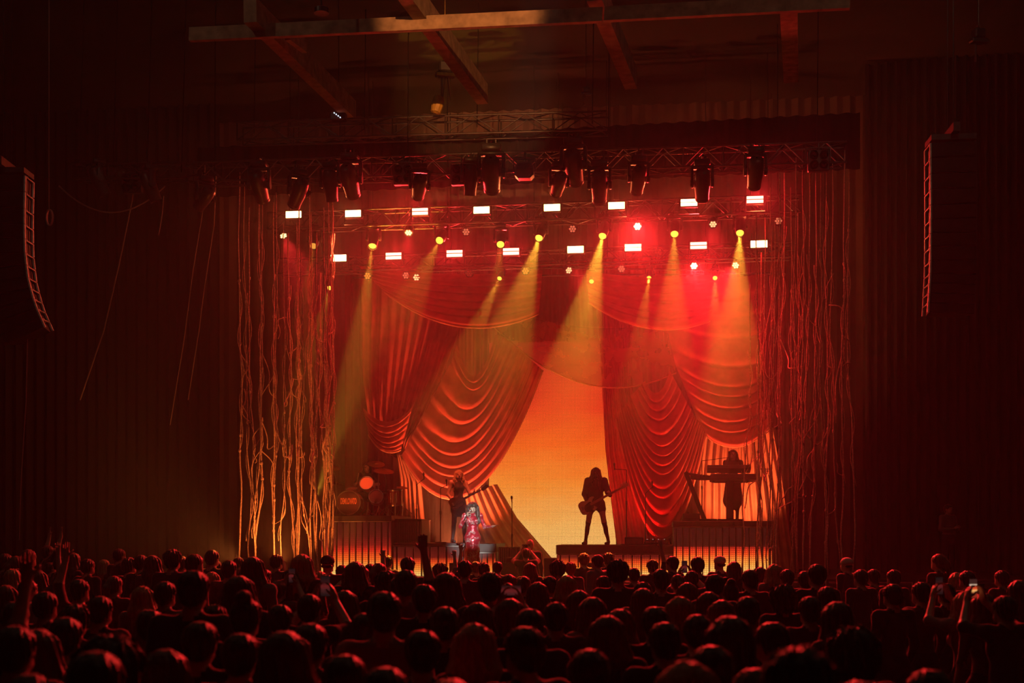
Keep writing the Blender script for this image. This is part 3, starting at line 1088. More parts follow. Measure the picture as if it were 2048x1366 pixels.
# ------------------------------------------------------------------ line arrays
def line_array(label, pts, D, yaw, w=.80, dpt=.50, side=1, n=12, ttl=True):
    """pts: px polyline of the inner front edge, top to bottom"""
    P = ev(pts)
    p0 = at(*poly(P, 0), D)
    t = thing('line_array', label, 'speaker array', p0, yaw, 'hanging line arrays')
    R = Matrix.Rotation(-yaw, 3, 'Z')
    h_tot = (at(*poly(P, 0), D) - at(*poly(P, 1), D)).length
    for i in range(n):
        a = R @ (at(*poly(P, i / n), D) - p0)
        c = R @ (at(*poly(P, (i + 1) / n), D) - p0)
        d = c - a
        hh = d.length
        mid = (a + c) / 2
        tilt = math.atan2(d.x, -d.z)
        cab = bpy.data.objects.new('cabinet', None)
        mb = MB()
        mb.add([(-side * w, 0, -hh * .47), (0, 0, -hh * .47), (0, 0, hh * .47), (-side * w, 0, hh * .47), (-side * w * .85, dpt, -hh * .40), (-side * .06, dpt, -hh * .40), (-side * .06, dpt, hh * .40), (-side * w * .85, dpt, hh * .40)],
               [(0, 1, 2, 3), (5, 4, 7, 6), (1, 5, 6, 2), (4, 0, 3, 7), (3, 2, 6, 7), (0, 4, 5, 1)])
        o = mb.build('cabinet', 'cabinet_black', t, loc=mid, rot=(0, -tilt, 0))
        g = MB(); g.box((-side * w / 2, -.012, 0), (w * .96, .02, hh * .84)); g.build('grille', 'black_metal', o)
        r = MB(); r.box((side * .012, .03, 0), (.03, .055, hh * .96)); r.build('rigging_bar', 'rig_metal', o)
        r = MB(); r.box((side * .012, dpt - .06, 0), (.03, .05, hh * .92)); r.build('rigging_bar', 'rig_metal', o)
        r = MB(); r.box((side * .012, dpt / 2, hh * .44), (.02, dpt * .8, .02)); r.tube([(side * .02, .06, hh * .40), (side * .02, .12, hh * .47)], .018, 6)
        r.build('rigging_link', 'rig_metal', o)
    f = MB(); f.box((-side * w / 2, dpt / 2, .10), (w, dpt, .10)); f.box((-side * w / 2, dpt / 2, .22), (.12, .9, .16)); f.build('flying_frame', 'dark_steel', t)
    b = MB()
    for yy in (.05, dpt - .05):
        b.tube([(-side * w / 2, yy, .25), (-side * w / 2, yy, 14 - p0.z)], .012, 5)
    b.build('hoist_chain', 'black_metal', t)
    return t


line_array('curved hanging line array of black speakers with red lit inner edge', [(48, 350), (46, 430), (47, 500), (54, 560), (68, 610), (88, 655)], 22.5, .02, side=1, n=12)
line_array('straight line array of black speakers with a red lit edge, hanging right of the vines', [(1863, 285), (1864, 420), (1863, 540), (1858, 625)], 22.0, -.10, side=-1, n=13)

# ------------------------------------------------------------------ chain hoists
def hoist(name, label, px, py, Y, s=1.0, m='hoist_yellow', bag=True):
    p = at(px, py, Y)
    t = thing(name, label, 'chain hoist', p, .2, 'chain hoists')
    b = MB(); b.box((0, 0, 0), (.42 * s, .2 * s, .10 * s), bev=.03 * s); b.box((0, 0, .16 * s), (.26 * s, .22 * s, .22 * s), bev=.03 * s); b.build('motor', 'dark_steel', t)
    b = MB(); b.box((0, -.105 * s, -.02 * s), (.40 * s, .02, .07 * s), bev=.006); b.build('cover', m, t)
    b = MB(); b.tube([(0, 0, .26 * s), (.05 * s, 0, .32 * s), (0, 0, .40 * s), (-.04 * s, 0, .34 * s)], .018 * s, 6); b.tube([(0, 0, .38 * s), (0, 0, 14 - p.z)], .010, 5); b.build('hook', m, t)
    b = MB()
    z = -.05 * s
    for k in range(int(12 * s)):
        b.lathe([(.016, -.022), (.022, 0), (.016, .022)], 6, Matrix.Translation((-.07 * s, 0, z - .04 * k)), cap=True)
    b.build('chain', 'steel', t)
    if bag:
        b = MB(); b.lathe([(.02, -.98 * s), (.11 * s, -.95 * s), (.13 * s, -.8 * s), (.12 * s, -.62 * s), (.10 * s, -.60 * s)], 10, Matrix.Translation((.03 * s, 0, .1 * s)) @ Matrix.Rotation(.25, 4, 'Y'), cap=False)
        b.build('chain_bag', m, t)
        b = MB(); b.tube([(-.05 * s, 0, -.55 * s), (.0, 0, -.05 * s)], .008, 5); b.tube([(.12 * s, 0, -.55 * s), (.05 * s, 0, -.05 * s)], .008, 5); b.build('bag_strap', 'rubber', t)
    return t


hoist('chain_hoist', 'yellow lit chain hoist with hanging chain bag under the middle ceiling beam', 890, 150, 25.9)
hoist('chain_hoist', 'faint purple-lit chain hoist high above the straight line array', 1957, 82, 22.0, .8, 'steel', False)
hoist('chain_hoist', 'small red-edged hoist over the front truss between beam and truss', 1172, 188, 26.3, .55, 'dark_steel', False)

# ------------------------------------------------------------------ dim rig details and cables
def cable(name, label, pts, r, m='cable', group=None):
    return tag(MB().tube(pts, r, 6).build(name, m, None, True), label, 'cable', group)


def arc(p0, p1, sag, n=18):
    p0, p1 = Vector(p0), Vector(p1)
    return [p0.lerp(p1, i / n) - Vector((0, 0, 4 * sag * (i / n) * (1 - i / n))) for i in range(n + 1)]


cable('sagging_cable', 'cable swooping down under the wing truss lamps', arc(S(118, 372, 25.3), S(330, 372, 25.3), .58), .018, 'cable_light')
cable('guy_cable', 'long slanting cable from the wing truss down past the wing curtain', [S(270, 352, 25.4), S(264, 402, 25.6), S(240, 520, 25.7), S(208, 660, 25.9), S(160, 800, 26.2)], .016, 'cable_light')
cable('guy_cable', 'second slanting cable left of the rope vines', [S(410, 330, 25.6), S(405, 425, 26.4), S(386, 540, 26.5), S(368, 680, 26.7), S(340, 850, 27)], .012, 'cable_light')
cable('guy_cable', 'third slanting cable closest to the rope vines', [S(432, 352, 25.9), S(428, 450, 26.6), S(408, 580, 26.7), S(398, 660, 26.7), S(376, 800, 27)], .012, 'cable_light')
cable('hanging_cable', 'short cable dangling below the second wing truss lamp', [S(327, 392, 25.3), S(324, 430, 25.3), S(317, 470, 25.3)], .014, 'cable_light')
cable('hanging_cable', 'thin cable hanging under the curved line array', [at(55, 665, 22.8), at(52, 800, 22.8), at(42, 960, 22.9), at(38, 1080, 23)], .012, 'cable_light')
b = MB()
for k in range(4):
    b.tube([at(98 + 6 * math.cos(q) + k * .8, 435 + 16 * math.sin(q), 23.4 + .02 * k) for q in [2 * math.pi * i / 20 for i in range(21)]], .012, 5, cap=False)
b.tube([at(98, 420, 23.4), at(98, 420, 23.4) + Vector((0, 0, 5.6))], .008, 5)
tag(b.build('cable_coil', 'cable_light', None, True), 'coiled cable hanging beside the curved line array', 'cable')

# dim spot fixture with four white status lights
p = S(675, 231, 26.0)
t = thing('control_box', 'small rigging box with four tiny white lights above the upper truss', 'rig box', p, STAGE_ROT)
b = MB(); b.box((0, .1, 0), (.34, .2, .18), bev=.02); b.build('body', 'black_metal', t)
b = MB(); b.tube([(0, .1, .08), (0, .1, 14 - p.z)], .012, 5); b.build('suspension_wire', 'black_metal', t)
glow('status_white', (.8, .9, 1), 1.5)
for k in range(4):
    b = MB(); b.lathe([(.001, -.01), (.013, 0), (.013, .02)], 8, Matrix.Translation((-.07 + .045 * k, -.005, .055 - .035 * k)) @ Matrix.Rotation(math.pi / 2, 4, 'X'), cap=False); b.build('status_light', 'status_white', t)

# round ceiling downlight, dim
glow('downlight', (1, .55, .25), .9)
p = at(643, 27, 20.8)
t = thing('ceiling_light', 'dim round ceiling lamp at the top of the hall', 'ceiling lamp', p)
b = MB(); b.lathe([(.10, .10), (.13, .08), (.13, 0), (.11, 0)], 16, cap=True); b.build('rim', 'black_metal', t, True)
b = MB(); b.lathe([(.001, .015), (.11, .0)], 16, cap=False); b.build('lamp', 'downlight', t)
b = MB(); b.tube([(0, 0, .1), (0, 0, 14 - p.z)], .02, 6); b.build('stem', 'black_metal', t)

# ------------------------------------------------------------------ rope vines
def wander(px, y0, y1, D, rs, amp=7, n=26, drift=0.0):
    """a strand of twisted rope hanging from y0 to y1"""
    ph = [rs.uniform(0, 6.28) for _ in range(5)]
    fr = [rs.uniform(.6, 1.2), rs.uniform(1.5, 2.6), rs.uniform(3.2, 5.2), rs.uniform(7, 11), rs.uniform(1, 3)]
    out = []
    for i in range(n + 1):
        v = i / n
        a = amp * (.15 + .85 * v)
        x = px + drift * v * v + a * (.6 * math.sin(fr[0] * 6.28 * v + ph[0]) + .4 * math.sin(fr[1] * 6.28 * v + ph[1]) + .22 * math.sin(fr[2] * 6.28 * v + ph[2]) + .08 * math.sin(fr[3] * 6.28 * v + ph[3]))
        out.append((x, y0 + (y1 - y0) * v, D + .22 * math.sin(fr[4] * 3 * v + ph[4])))
    return out


VINE_X_L = [(480, 400), (490, 420), (499, 470), (519, 400), (523, 440), (546, 460), (551, 440), (567, 500), (577, 520), (593, 500), (598, 470), (603, 560), (619, 440), (622, 480), (634, 520), (641, 600), (648, 470), (655, 420), (663, 400), (666, 470)]
VINE_X_R = [(1500, 620), (1512, 480), (1522, 560), (1531, 490), (1541, 430), (1550, 500), (1560, 400), (1569, 380), (1581, 430), (1592, 370), (1597, 480), (1606, 380), (1620, 370), (1632, 400), (1641, 360), (1654, 360), (1665, 380), (1689, 355), (1697, 350)]


def vines(xs, y1, side, seed, flare):
    rs = random.Random(seed)
    strands = []
    for i, (px, y0) in enumerate(xs):
        D = 26.3 + rs.uniform(-.7, .7)
        st = wander(px, y0 - 55, y1 + rs.uniform(-8, 8), D, rs, rs.uniform(5, 11), drift=flare * rs.uniform(-1, 1))
        strands.append(st)
    for i, st in enumerate(strands):
        pts = [S(*q) for q in st]
        base = pts[-1].copy()
        n = len(xs)
        which = ordw[i] if i < n / 2 else ordw[n - 1 - i] + ' last'
        if i == n - 1:
            which = 'last'
        t = thing('rope_vine', '%s hanging rope vine from the left, %s' % (which, side), 'rope vine', base, 0, 'rope vines ' + side)
        r = rs.uniform(.011, .018)
        loc = [p - base for p in pts]
        MB().tube(loc, [r * (.75 + .5 * k / len(loc)) * (1 + .12 * math.sin(k * 1.7)) for k in range(len(loc))], 6).build('strand', 'rope', t, 'all')
        # knots where other strands are tied in
        for k in rs.sample(range(5, len(loc) - 2), 3):
            b = MB(); b.lathe([(.004, -.05), (r * 1.7, -.03), (r * 2.1, 0), (r * 1.7, .03), (.004, .05)], 7, Matrix.Translation(loc[k]), cap=False)
            b.build('knot', 'rope', t, 'all')
        # tendrils loop across to a neighbour
        for k in range(rs.choice((2, 2, 3))):
            j = i + rs.choice((-2, -1, 1, 2))
            if not 0 <= j < n:
                j = i - 1 if i else 1
            a = rs.randrange(8, len(st) - 5)
            c = min(len(st) - 2, max(6, a + rs.randrange(-3, 5)))
            p, q = pts[a], S(*strands[j][c])
            sag = rs.uniform(-.15, .42)
            m_ = []
            for u in range(13):
                w = u / 12
                x = p.lerp(q, w)
                x.z -= sag * 4 * w * (1 - w)
                x.x += .06 * math.sin(6 * w + k)
                x.y += .05 * math.sin(9 * w)
                m_.append(x - base)
            MB().tube(m_, r * .72, 5).build('tendril', 'rope', t, 'all')
        # second thinner strand twisted around the first one
        tw = []
        k0, k1 = rs.randrange(2, 8), rs.randrange(16, 26)
        for k in range(k0, k1):
            for h in (0, .5):
                w = k + h
                a = loc[k].lerp(loc[min(k + 1, len(loc) - 1)], h)
                tw.append(a + Vector((math.cos(w * 1.5) * .05, math.sin(w * 1.5) * .05, 0)))
        MB().tube(tw, r * .6, 5).build('tendril', 'rope', t, 'all')


vines(VINE_X_L, 1148, 'left of the drum riser', 11, 14)
vines(VINE_X_R, 1150, 'right of the keyboard riser', 12, 22)
# orange lamp on the floor that lights the foot of the vines, yellow head on a stand beside the drums
glow('lens_orange', (1, .4, .1), 3)
p = S(520, 1128, 25.3)
moving_head('floor lamp hidden at the foot of the vines, glowing orange', S(566, 1128, 24.8), S(562, 960, 26.4), .6, 'lens_orange', 'floor wash lights', dict(energy=420, color=(1, .20, .03), spot_size=math.radians(118), spot_blend=.8, shadow_soft_size=.1), up=True, name='floor_wash')
moving_head('added floor lamp at the outer edge of the vines filling the wing haze orange', S(486, 1124, 25.3), S(330, 1040, 26.5), .6, 'lens_orange', 'floor wash lights', dict(energy=650, color=(1, .24, .04), spot_size=math.radians(75), spot_blend=1.0, shadow_soft_size=.1), up=True, name='floor_wash')  # second floor lamp, added to bring orange glow into the wing haze
stand_head = moving_head('moving head on a stand beside the drums, beam pointing up', S(632, 999, 27.2), S(700, 780, 27.6), .55, 'lens_yellow', 'floor wash lights', dict(energy=5000, color=YEL, spot_size=math.radians(15), spot_blend=.3, shadow_soft_size=.05), up=True)
p = S(632, 1012, 27.25)
b = MB(); p = stand_head.location; b.tube([(p.x, p.y, STZ), (p.x, p.y, p.z - .03)], .025, 8); b.lathe([(.25, 0), (.25, .03), (.03, .05)], 14, Matrix.Translation((p.x, p.y, STZ)))
tag(b.build('light_stand', 'black_metal', None, True), 'black pole stand beside the drum riser under the yellow head', 'stand')

# the singer's white follow spot hangs at the back of the hall, house glow behind the camera
FS = Vector((1.0, -2.5, 9.0))
bt = thing('spot_bar', 'black bar across the back of the hall holding two spots', 'rig bar', (0, -2.55, 9.9))
b = MB(); b.tube([(-4, 0, 0), (4, 0, 0)], .03, 8); b.build('bar', 'black_metal', bt, True)
for q in (-3.5, 3.5):
    b = MB(); b.tube([(q, 0, 0), (q, 0, 3.9)], .02, 6); b.build('suspension_wire', 'black_metal', bt)
for q in (-1.6, 1.0):
    b = MB(); b.tube([(q, 0, 0), (q, 0, -.6)], .025, 6); b.build('clamp', 'black_metal', bt)
moving_head('white follow spot hung at the back of the hall over the camera', FS, S(946, 1050, 26.0), 1.0, 'lens_dark', None, dict(energy=52000, color=(.90, 1, .95), spot_size=math.radians(2.2), spot_blend=.7, shadow_soft_size=.04), name='follow_spot')
# amber spot at the back of the hall that grazes the roof beams
moving_head('amber spot hung beside the follow spot, aimed at the roof beams', Vector((-1.6, -2.6, 9.0)), at(925, 22, 21.5), .8, 'lens_dark', None, dict(energy=24000, color=(1, .36, .10), spot_size=math.radians(8.0), spot_blend=.5, shadow_soft_size=.05), name='amber_spot')
# ------------------------------------------------------------------ smooth bodies: rounded cones and ellipsoids blended into one surface
def cone(a, b, ra, rb, m=0, k=None):
    return ('c', np.array(a, float), np.array(b, float), float(ra), float(rb), m, k)


def ell(c, r, m=0, k=None, R=None):
    return ('e', np.array(c, float), np.array(r, float), R, 0, m, k)


def cut(c, r, R=None):
    return ('x', np.array(c, float), np.array(r, float), R, 0, 0, None)


def sdf_mesh(name, prims, mats, h=.02, k=.035, noise=None, smooth=True, color_cut=None):
    """noise = (amplitude, frequency, set of material ids)"""
    lo = np.full(3, 1e9); hi = -lo
    for p in prims:
        if p[0] == 'c':
            r = max(p[3], p[4])
            lo = np.minimum(lo, np.minimum(p[1], p[2]) - r); hi = np.maximum(hi, np.maximum(p[1], p[2]) + r)
        elif p[0] == 'e':
            r = p[2].max()
            lo = np.minimum(lo, p[1] - (r if p[3] is not None else p[2])); hi = np.maximum(hi, p[1] + (r if p[3] is not None else p[2]))
    pad = 2.5 * h + (noise[0] if noise else 0)
    lo -= pad; hi += pad
    n = np.ceil((hi - lo) / h).astype(int) + 1
    ax = [lo[i] + h * np.arange(n[i]) for i in range(3)]
    D = np.full(n, 9.0)
    ID = np.zeros(n, np.int16)
    best = np.full(n, 9.0)
    for p in prims:
        kk = p[6] if p[6] is not None else k
        mg = kk + 3 * h
        if p[0] == 'c':
            r = max(p[3], p[4])
            bl, bh = np.minimum(p[1], p[2]) - r - mg, np.maximum(p[1], p[2]) + r + mg
        else:
            rr = np.full(3, p[2].max()) if p[3] is not None else p[2]
            bl, bh = p[1] - rr - mg, p[1] + rr + mg
        i0 = np.maximum(0, np.floor((bl - lo) / h).astype(int)); i1 = np.minimum(n, np.ceil((bh - lo) / h).astype(int) + 1)
        if np.any(i1 <= i0):
            continue
        sl = tuple(slice(i0[q], i1[q]) for q in range(3))
        X = ax[0][sl[0]][:, None, None]; Y = ax[1][sl[1]][None, :, None]; Z = ax[2][sl[2]][None, None, :]
        if p[0] == 'c':
            ba = p[2] - p[1]
            L2 = max(1e-9, float(ba @ ba))
            dx, dy, dz = X - p[1][0], Y - p[1][1], Z - p[1][2]
            t = np.clip((dx * ba[0] + dy * ba[1] + dz * ba[2]) / L2, 0, 1)
            d = np.sqrt((dx - ba[0] * t) ** 2 + (dy - ba[1] * t) ** 2 + (dz - ba[2] * t) ** 2) - (p[3] + (p[4] - p[3]) * t)
        else:
            dx, dy, dz = X - p[1][0], Y - p[1][1], Z - p[1][2]
            if p[3] is not None:
                Rm = np.array(p[3])
                dx, dy, dz = (Rm[0, 0] * dx + Rm[1, 0] * dy + Rm[2, 0] * dz, Rm[0, 1] * dx + Rm[1, 1] * dy + Rm[2, 1] * dz, Rm[0, 2] * dx + Rm[1, 2] * dy + Rm[2, 2] * dz)
            r = p[2]
            k0 = np.sqrt((dx / r[0]) ** 2 + (dy / r[1]) ** 2 + (dz / r[2]) ** 2)
            k1 = np.sqrt((dx / r[0] ** 2) ** 2 + (dy / r[1] ** 2) ** 2 + (dz / r[2] ** 2) ** 2)
            d = k0 * (k0 - 1) / np.maximum(k1, 1e-6)
        cur = D[sl]
        if p[0] == 'x':
            D[sl] = np.maximum(cur, -d)
            continue
        bb = best[sl]
        near = d < bb
        ID[sl] = np.where(near, p[5], ID[sl])
        best[sl] = np.minimum(bb, d)
        if kk > 0:
            q = np.maximum(kk - np.abs(cur - d), 0) / kk
            D[sl] = np.minimum(cur, d) - q * q * kk * .25
        else:
            D[sl] = np.minimum(cur, d)
    if noise:
        amp, fr, ids = noise[:3]
        if len(noise) > 3:
            cx, cy, cz = noise[3]
            X = ax[0][:, None, None] - cx; Y = ax[1][None, :, None] - cy; Z = ax[2][None, None, :] - cz
            th = np.arctan2(X, -Y)
            nz = np.sin(th * 15 + 1.5 * np.sin(Z * 16)) + .7 * np.sin(th * 27 + 2.0 * np.sin(Z * 23 + 1)) + .5 * np.sin(fr * .5 * Z + 3 * np.sin(5 * th))
            D = D + amp * nz * np.isin(ID, list(ids))
            noise = None
    if noise:
        X = ax[0][:, None, None] * fr; Y = ax[1][None, :, None] * fr; Z = ax[2][None, None, :] * fr
        nz = np.sin(X + 1.7 * np.sin(Y * .8 + 1)) * np.sin(Y * 1.1 + 1.3 * np.sin(Z * .7)) + .6 * np.sin(1.9 * X + 2.1 * Z + 1.2 * np.sin(2.3 * Y)) * np.sin(2.2 * Y - 1.3 * X)
        D = D + amp * nz * np.isin(ID, list(ids))
    ins = D < 0
    # surface nets
    c8 = [D[i:n[0] - 1 + i, j:n[1] - 1 + j, l:n[2] - 1 + l] for i in (0, 1) for j in (0, 1) for l in (0, 1)]
    s8 = [q < 0 for q in c8]
    cnt = sum(q.astype(np.int8) for q in s8)
    act = (cnt > 0) & (cnt < 8)
    idx = np.argwhere(act)
    acc = np.zeros((len(idx), 3)); num = np.zeros(len(idx))
    vals = [q[act] for q in c8]
    offs = [np.array((i, j, l)) for i in (0, 1) for j in (0, 1) for l in (0, 1)]
    for a in range(8):
        for b_ in range(a + 1, 8):
            if np.abs(offs[a] - offs[b_]).sum() != 1:
                continue
            va, vb = vals[a], vals[b_]
            cr = (va < 0) != (vb < 0)
            t = np.where(cr, va / np.where(va - vb == 0, 1, va - vb), 0)
            acc += cr[:, None] * (offs[a][None] + t[:, None] * (offs[b_] - offs[a])[None])
            num += cr
    V = lo + h * (idx + acc / np.maximum(num, 1)[:, None])
    vid = -np.ones(act.shape, np.int64)
    vid[act] = np.arange(len(idx))
    faces, fm = [], []
    for d_ in range(3):
        e = [slice(None)] * 3; e2 = [slice(None)] * 3
        e[d_] = slice(0, n[d_] - 1); e2[d_] = slice(1, n[d_])
        ch = ins[tuple(e)] != ins[tuple(e2)]
        u, w = (d_ + 1) % 3, (d_ + 2) % 3
        sl = [slice(None)] * 3; sl[u] = slice(1, n[u] - 1); sl[w] = slice(1, n[w] - 1)
        g = np.argwhere(ch[tuple(sl)])
        if not len(g):
            continue
        g[:, u] += 1; g[:, w] += 1
        flip = ins[g[:, 0], g[:, 1], g[:, 2]]
        q = []
        for du, dw in ((1, 1), (0, 1), (0, 0), (1, 0)):
            gg = g.copy(); gg[:, u] -= du; gg[:, w] -= dw
            q.append(vid[gg[:, 0], gg[:, 1], gg[:, 2]])
        q = np.stack(q, 1)
        q[~flip] = q[~flip][:, ::-1]
        ok = (q >= 0).all(1)
        faces.append(q[ok]); fm.append(ID[g[:, 0], g[:, 1], g[:, 2]][ok])
    Fc = np.concatenate(faces); Fm = np.concatenate(fm)
    me = bpy.data.meshes.new(name)
    me.vertices.add(len(V)); me.vertices.foreach_set('co', V.astype(np.float32).ravel())
    me.loops.add(len(Fc) * 4); me.loops.foreach_set('vertex_index', Fc.astype(np.int32).ravel())
    me.polygons.add(len(Fc))
    me.polygons.foreach_set('loop_start', np.arange(0, len(Fc) * 4, 4, dtype=np.int32))
    me.polygons.foreach_set('loop_total', np.full(len(Fc), 4, np.int32))
    for m in mats:
        me.materials.append(M_[m])
    me.polygons.foreach_set('material_index', Fm.astype(np.int32))
    me.update(calc_edges=True)
    me.validate()
    me.polygons.foreach_set('use_smooth', [True] * len(me.polygons))
    return me


# body material slots
SKIN, TOP, BOT, SHOE = 0, 1, 2, 3


def V3(*a):
    return np.array(a, float)


def unit(v):
    v = np.array(v, float)
    return v / max(1e-9, np.linalg.norm(v))


def hand(w, d, nrm, curl=.25, side=1, s=1.0, spread=.16, m=SKIN):
    """wrist w, pointing d, palm facing nrm; side=+1 puts the thumb on the d x nrm side"""
    d = unit(d); nrm = unit(np.array(nrm) - d * np.dot(nrm, d)); x = np.cross(d, nrm) * side
    P = [cone(w, w + d * .035 * s, .023 * s, .026 * s, m, .02)]
    for q in (-1, -.33, .33, 1):
        P.append(cone(w + d * .02 * s + x * .012 * q * s, w + d * .085 * s + x * .028 * q * s, .016 * s, .0125 * s, m, .016))
    for q, ln in ((-1, .055), (-.33, .075), (.33, .08), (1, .07)):
        a = w + d * .088 * s + x * .029 * q * s
        dv = unit(d + x * spread * q)
        for j, l in enumerate((.45, .32, .23)):
            c = curl * (j + .6)
            dd = unit(dv * math.cos(c) + nrm * math.sin(c))
            b_ = a + dd * ln * l * s
            P.append(cone(a, b_, (.0095 - .001 * j) * s, (.0088 - .001 * j) * s, m, .004))
            a = b_
    a = w + d * .03 * s + x * .026 * s
    for j, l in enumerate((.042, .032)):
        dd = unit(d * (.75 + .2 * j) + x * (.75 - .35 * j) + nrm * (.25 + curl * .5))
        b_ = a + dd * l * s
        P.append(cone(a, b_, .0115 * s, .0095 * s, m, .006))
        a = b_
    return P


EYE = 4


def head_prims(c, yaw=0.0, pitch=0.0, mouth=False, m=SKIN):
    """head with face looking along +Y before turning; c is its centre"""
    R = np.array((Matrix.Rotation(yaw, 3, 'Z') @ Matrix.Rotation(pitch, 3, 'X')))
    f = lambda x, y, z: c + R @ V3(x, y, z)
    P = [ell(f(0, -.008, .022), (.074, .092, .088), m, .02, R), ell(f(0, .020, -.030), (.058, .068, .078), m, .03, R),
         cone(f(-.03, .058, -.072), f(.03, .058, -.072), .022, .022, m, .03),                   # jaw and chin
         cone(f(0, .086, .012), f(0, .104, -.022), .009, .014, m, .012),                        # nose
         cone(f(-.032, .078, .028), f(.032, .078, .028), .012, .012, m, .012),                  # brow
         ell(f(-.074, -.004, -.005), (.010, .020, .030), m, .006, R), ell(f(.074, -.004, -.005), (.010, .020, .030), m, .006, R),
         cone(f(-.018, .088, -.050), f(.018, .088, -.050), .008, .008, m, .008),                # lips
         cut(f(-.030, .096, .008), (.014, .012, .008), R), cut(f(.030, .096, .008), (.014, .012, .008), R)]
    if mouth:
        P.append(cut(f(0, .10, -.054), (.018, .022, .015), R))
        P.append(ell(f(0, .078, -.054), (.017, .010, .014), EYE, .002, R))
    for q in (-1, 1):
        P.append(ell(f(q * .030, .082, .008), (.012, .008, .007), EYE, .002, R))
    return P


def body(J=None, build=1.0, female=False, skirt=None, head=None, hands=None, mouth=False, sleeves='long', legs='long', boots=False, dress_m=TOP):
    """one body from joints J (overrides), facing +Y, feet on z=0, height about 1.72"""
    j = dict(pelvis=V3(0, 0, .95), waist=V3(0, 0, 1.10), chest=V3(0, 0, 1.30), neck=V3(0, -.015, 1.46), head=V3(0, .015, 1.605),
             sl=V3(-.175, -.01, 1.415), sr=V3(.175, -.01, 1.415), el=V3(-.235, -.03, 1.14), er=V3(.235, -.03, 1.14), wl=V3(-.225, .07, .91), wr=V3(.225, .07, .91),
             hl=V3(-.09, 0, .92), hr=V3(.09, 0, .92), kl=V3(-.10, .03, .49), kr=V3(.10, .03, .49), al=V3(-.10, -.02, .085), ar=V3(.10, -.02, .085))
    j['tl'] = None; j['tr'] = None
    if J:
        j.update({k_: (np.array(v, float) if v is not None else None) for k_, v in J.items()})
    g = build
    legm = BOT if legs == 'long' else SKIN
    arm1 = TOP if sleeves in ('long', 'short') else SKIN
    arm2 = TOP if sleeves == 'long' else SKIN
    P = [ell(j['chest'], (.155 * g, .100 * g, .165), TOP, .05), ell(j['waist'], (.128 * g * (.88 if female else 1), .088 * g, .13), TOP, .06),
         ell(j['pelvis'], (.158 * g, .108 * g, .12), BOT, .06), cone(j['sl'], j['neck'] + V3(0, 0, -.03), .060, .055, arm1, .05), cone(j['sr'], j['neck'] + V3(0, 0, -.03), .060, .055, arm1, .05),
         cone(j['neck'], j['head'] + V3(0, -.01, -.05), .052, .048, SKIN, .03)]
    if female:
        for q in (-1, 1):
            P.append(ell(j['chest'] + V3(q * .068, .075, -.01), (.062, .055, .062), TOP, .04))
    P += head_prims(j['head'], *(head or (0, 0)), mouth=mouth)
    for s_, q in (('l', -1), ('r', 1)):
        P += [cone(j['s' + s_], j['e' + s_], .056 * g, .043 * g, arm1, .04), cone(j['e' + s_], j['w' + s_], .043 * g, .028, arm2, .03),
              cone(j['h' + s_], j['k' + s_], .086 * g, .058 * g, legm, .04), cone(j['k' + s_], j['a' + s_], .058 * g, .036, (SHOE if boots else legm), .03),
              ell(j['k' + s_] * .6 + j['a' + s_] * .4 + V3(0, -.022, 0), (.045 * g, .05 * g, .12), SHOE if boots else legm, .03)]
        toe = j['t' + s_] if j['t' + s_] is not None else j['a' + s_] + V3(.015 * q, .15, -.05)
        P += [cone(j['a' + s_] + V3(0, -.02, -.045), toe, .042, .034, SHOE, .03)]
        dv = j['w' + s_] - j['e' + s_]
        hd = (hands or {}).get(s_, {})
        d_ = hd.get('d', dv)
        P += hand(j['w' + s_], d_, hd.get('n', V3(-q, .2, 0) if abs(unit(d_)[2]) > .5 else V3(0, 0, -1)), hd.get('curl', .3), hd.get('side', 1), hd.get('s', 1.0))
    return P, j


mat('skin', (.52, .34, .26), .5, noise=.12, scale=20)
mat('skin_deep', (.22, .12, .08), .5, noise=.12, scale=20)
mat('crowd_top', (.05, .05, .05), .85, rnd=1, sheen=.5)
mat('crowd_jeans', (.03, .035, .05), .85, noise=.3)
mat('eye_dark', (.02, .012, .01), .25)
mat('shoe_black', (.02, .02, .02), .5)
mat('hair_dark', (.030, .018, .012), .42, noise=.4, scale=60, bump=.35, stretch=(1.6, 1.6, .12), sheen=.7)
mat('hair_brown', (.10, .05, .025), .42, noise=.4, scale=60, bump=.35, stretch=(1.6, 1.6, .12), sheen=.7)
mat('hair_blonde', (.42, .26, .12), .45, noise=.4, scale=60, bump=.35, stretch=(1.6, 1.6, .12), sheen=.9)
mat('hair_red', (.28, .07, .03), .45, noise=.4, scale=60, bump=.35, stretch=(1.6, 1.6, .12), sheen=.9)
mat('hat_felt', (.04, .035, .03), .9)
mat('cap_white', (.6, .58, .55), .8)
# ------------------------------------------------------------------ hair
HC = V3(0, .015, 1.605)


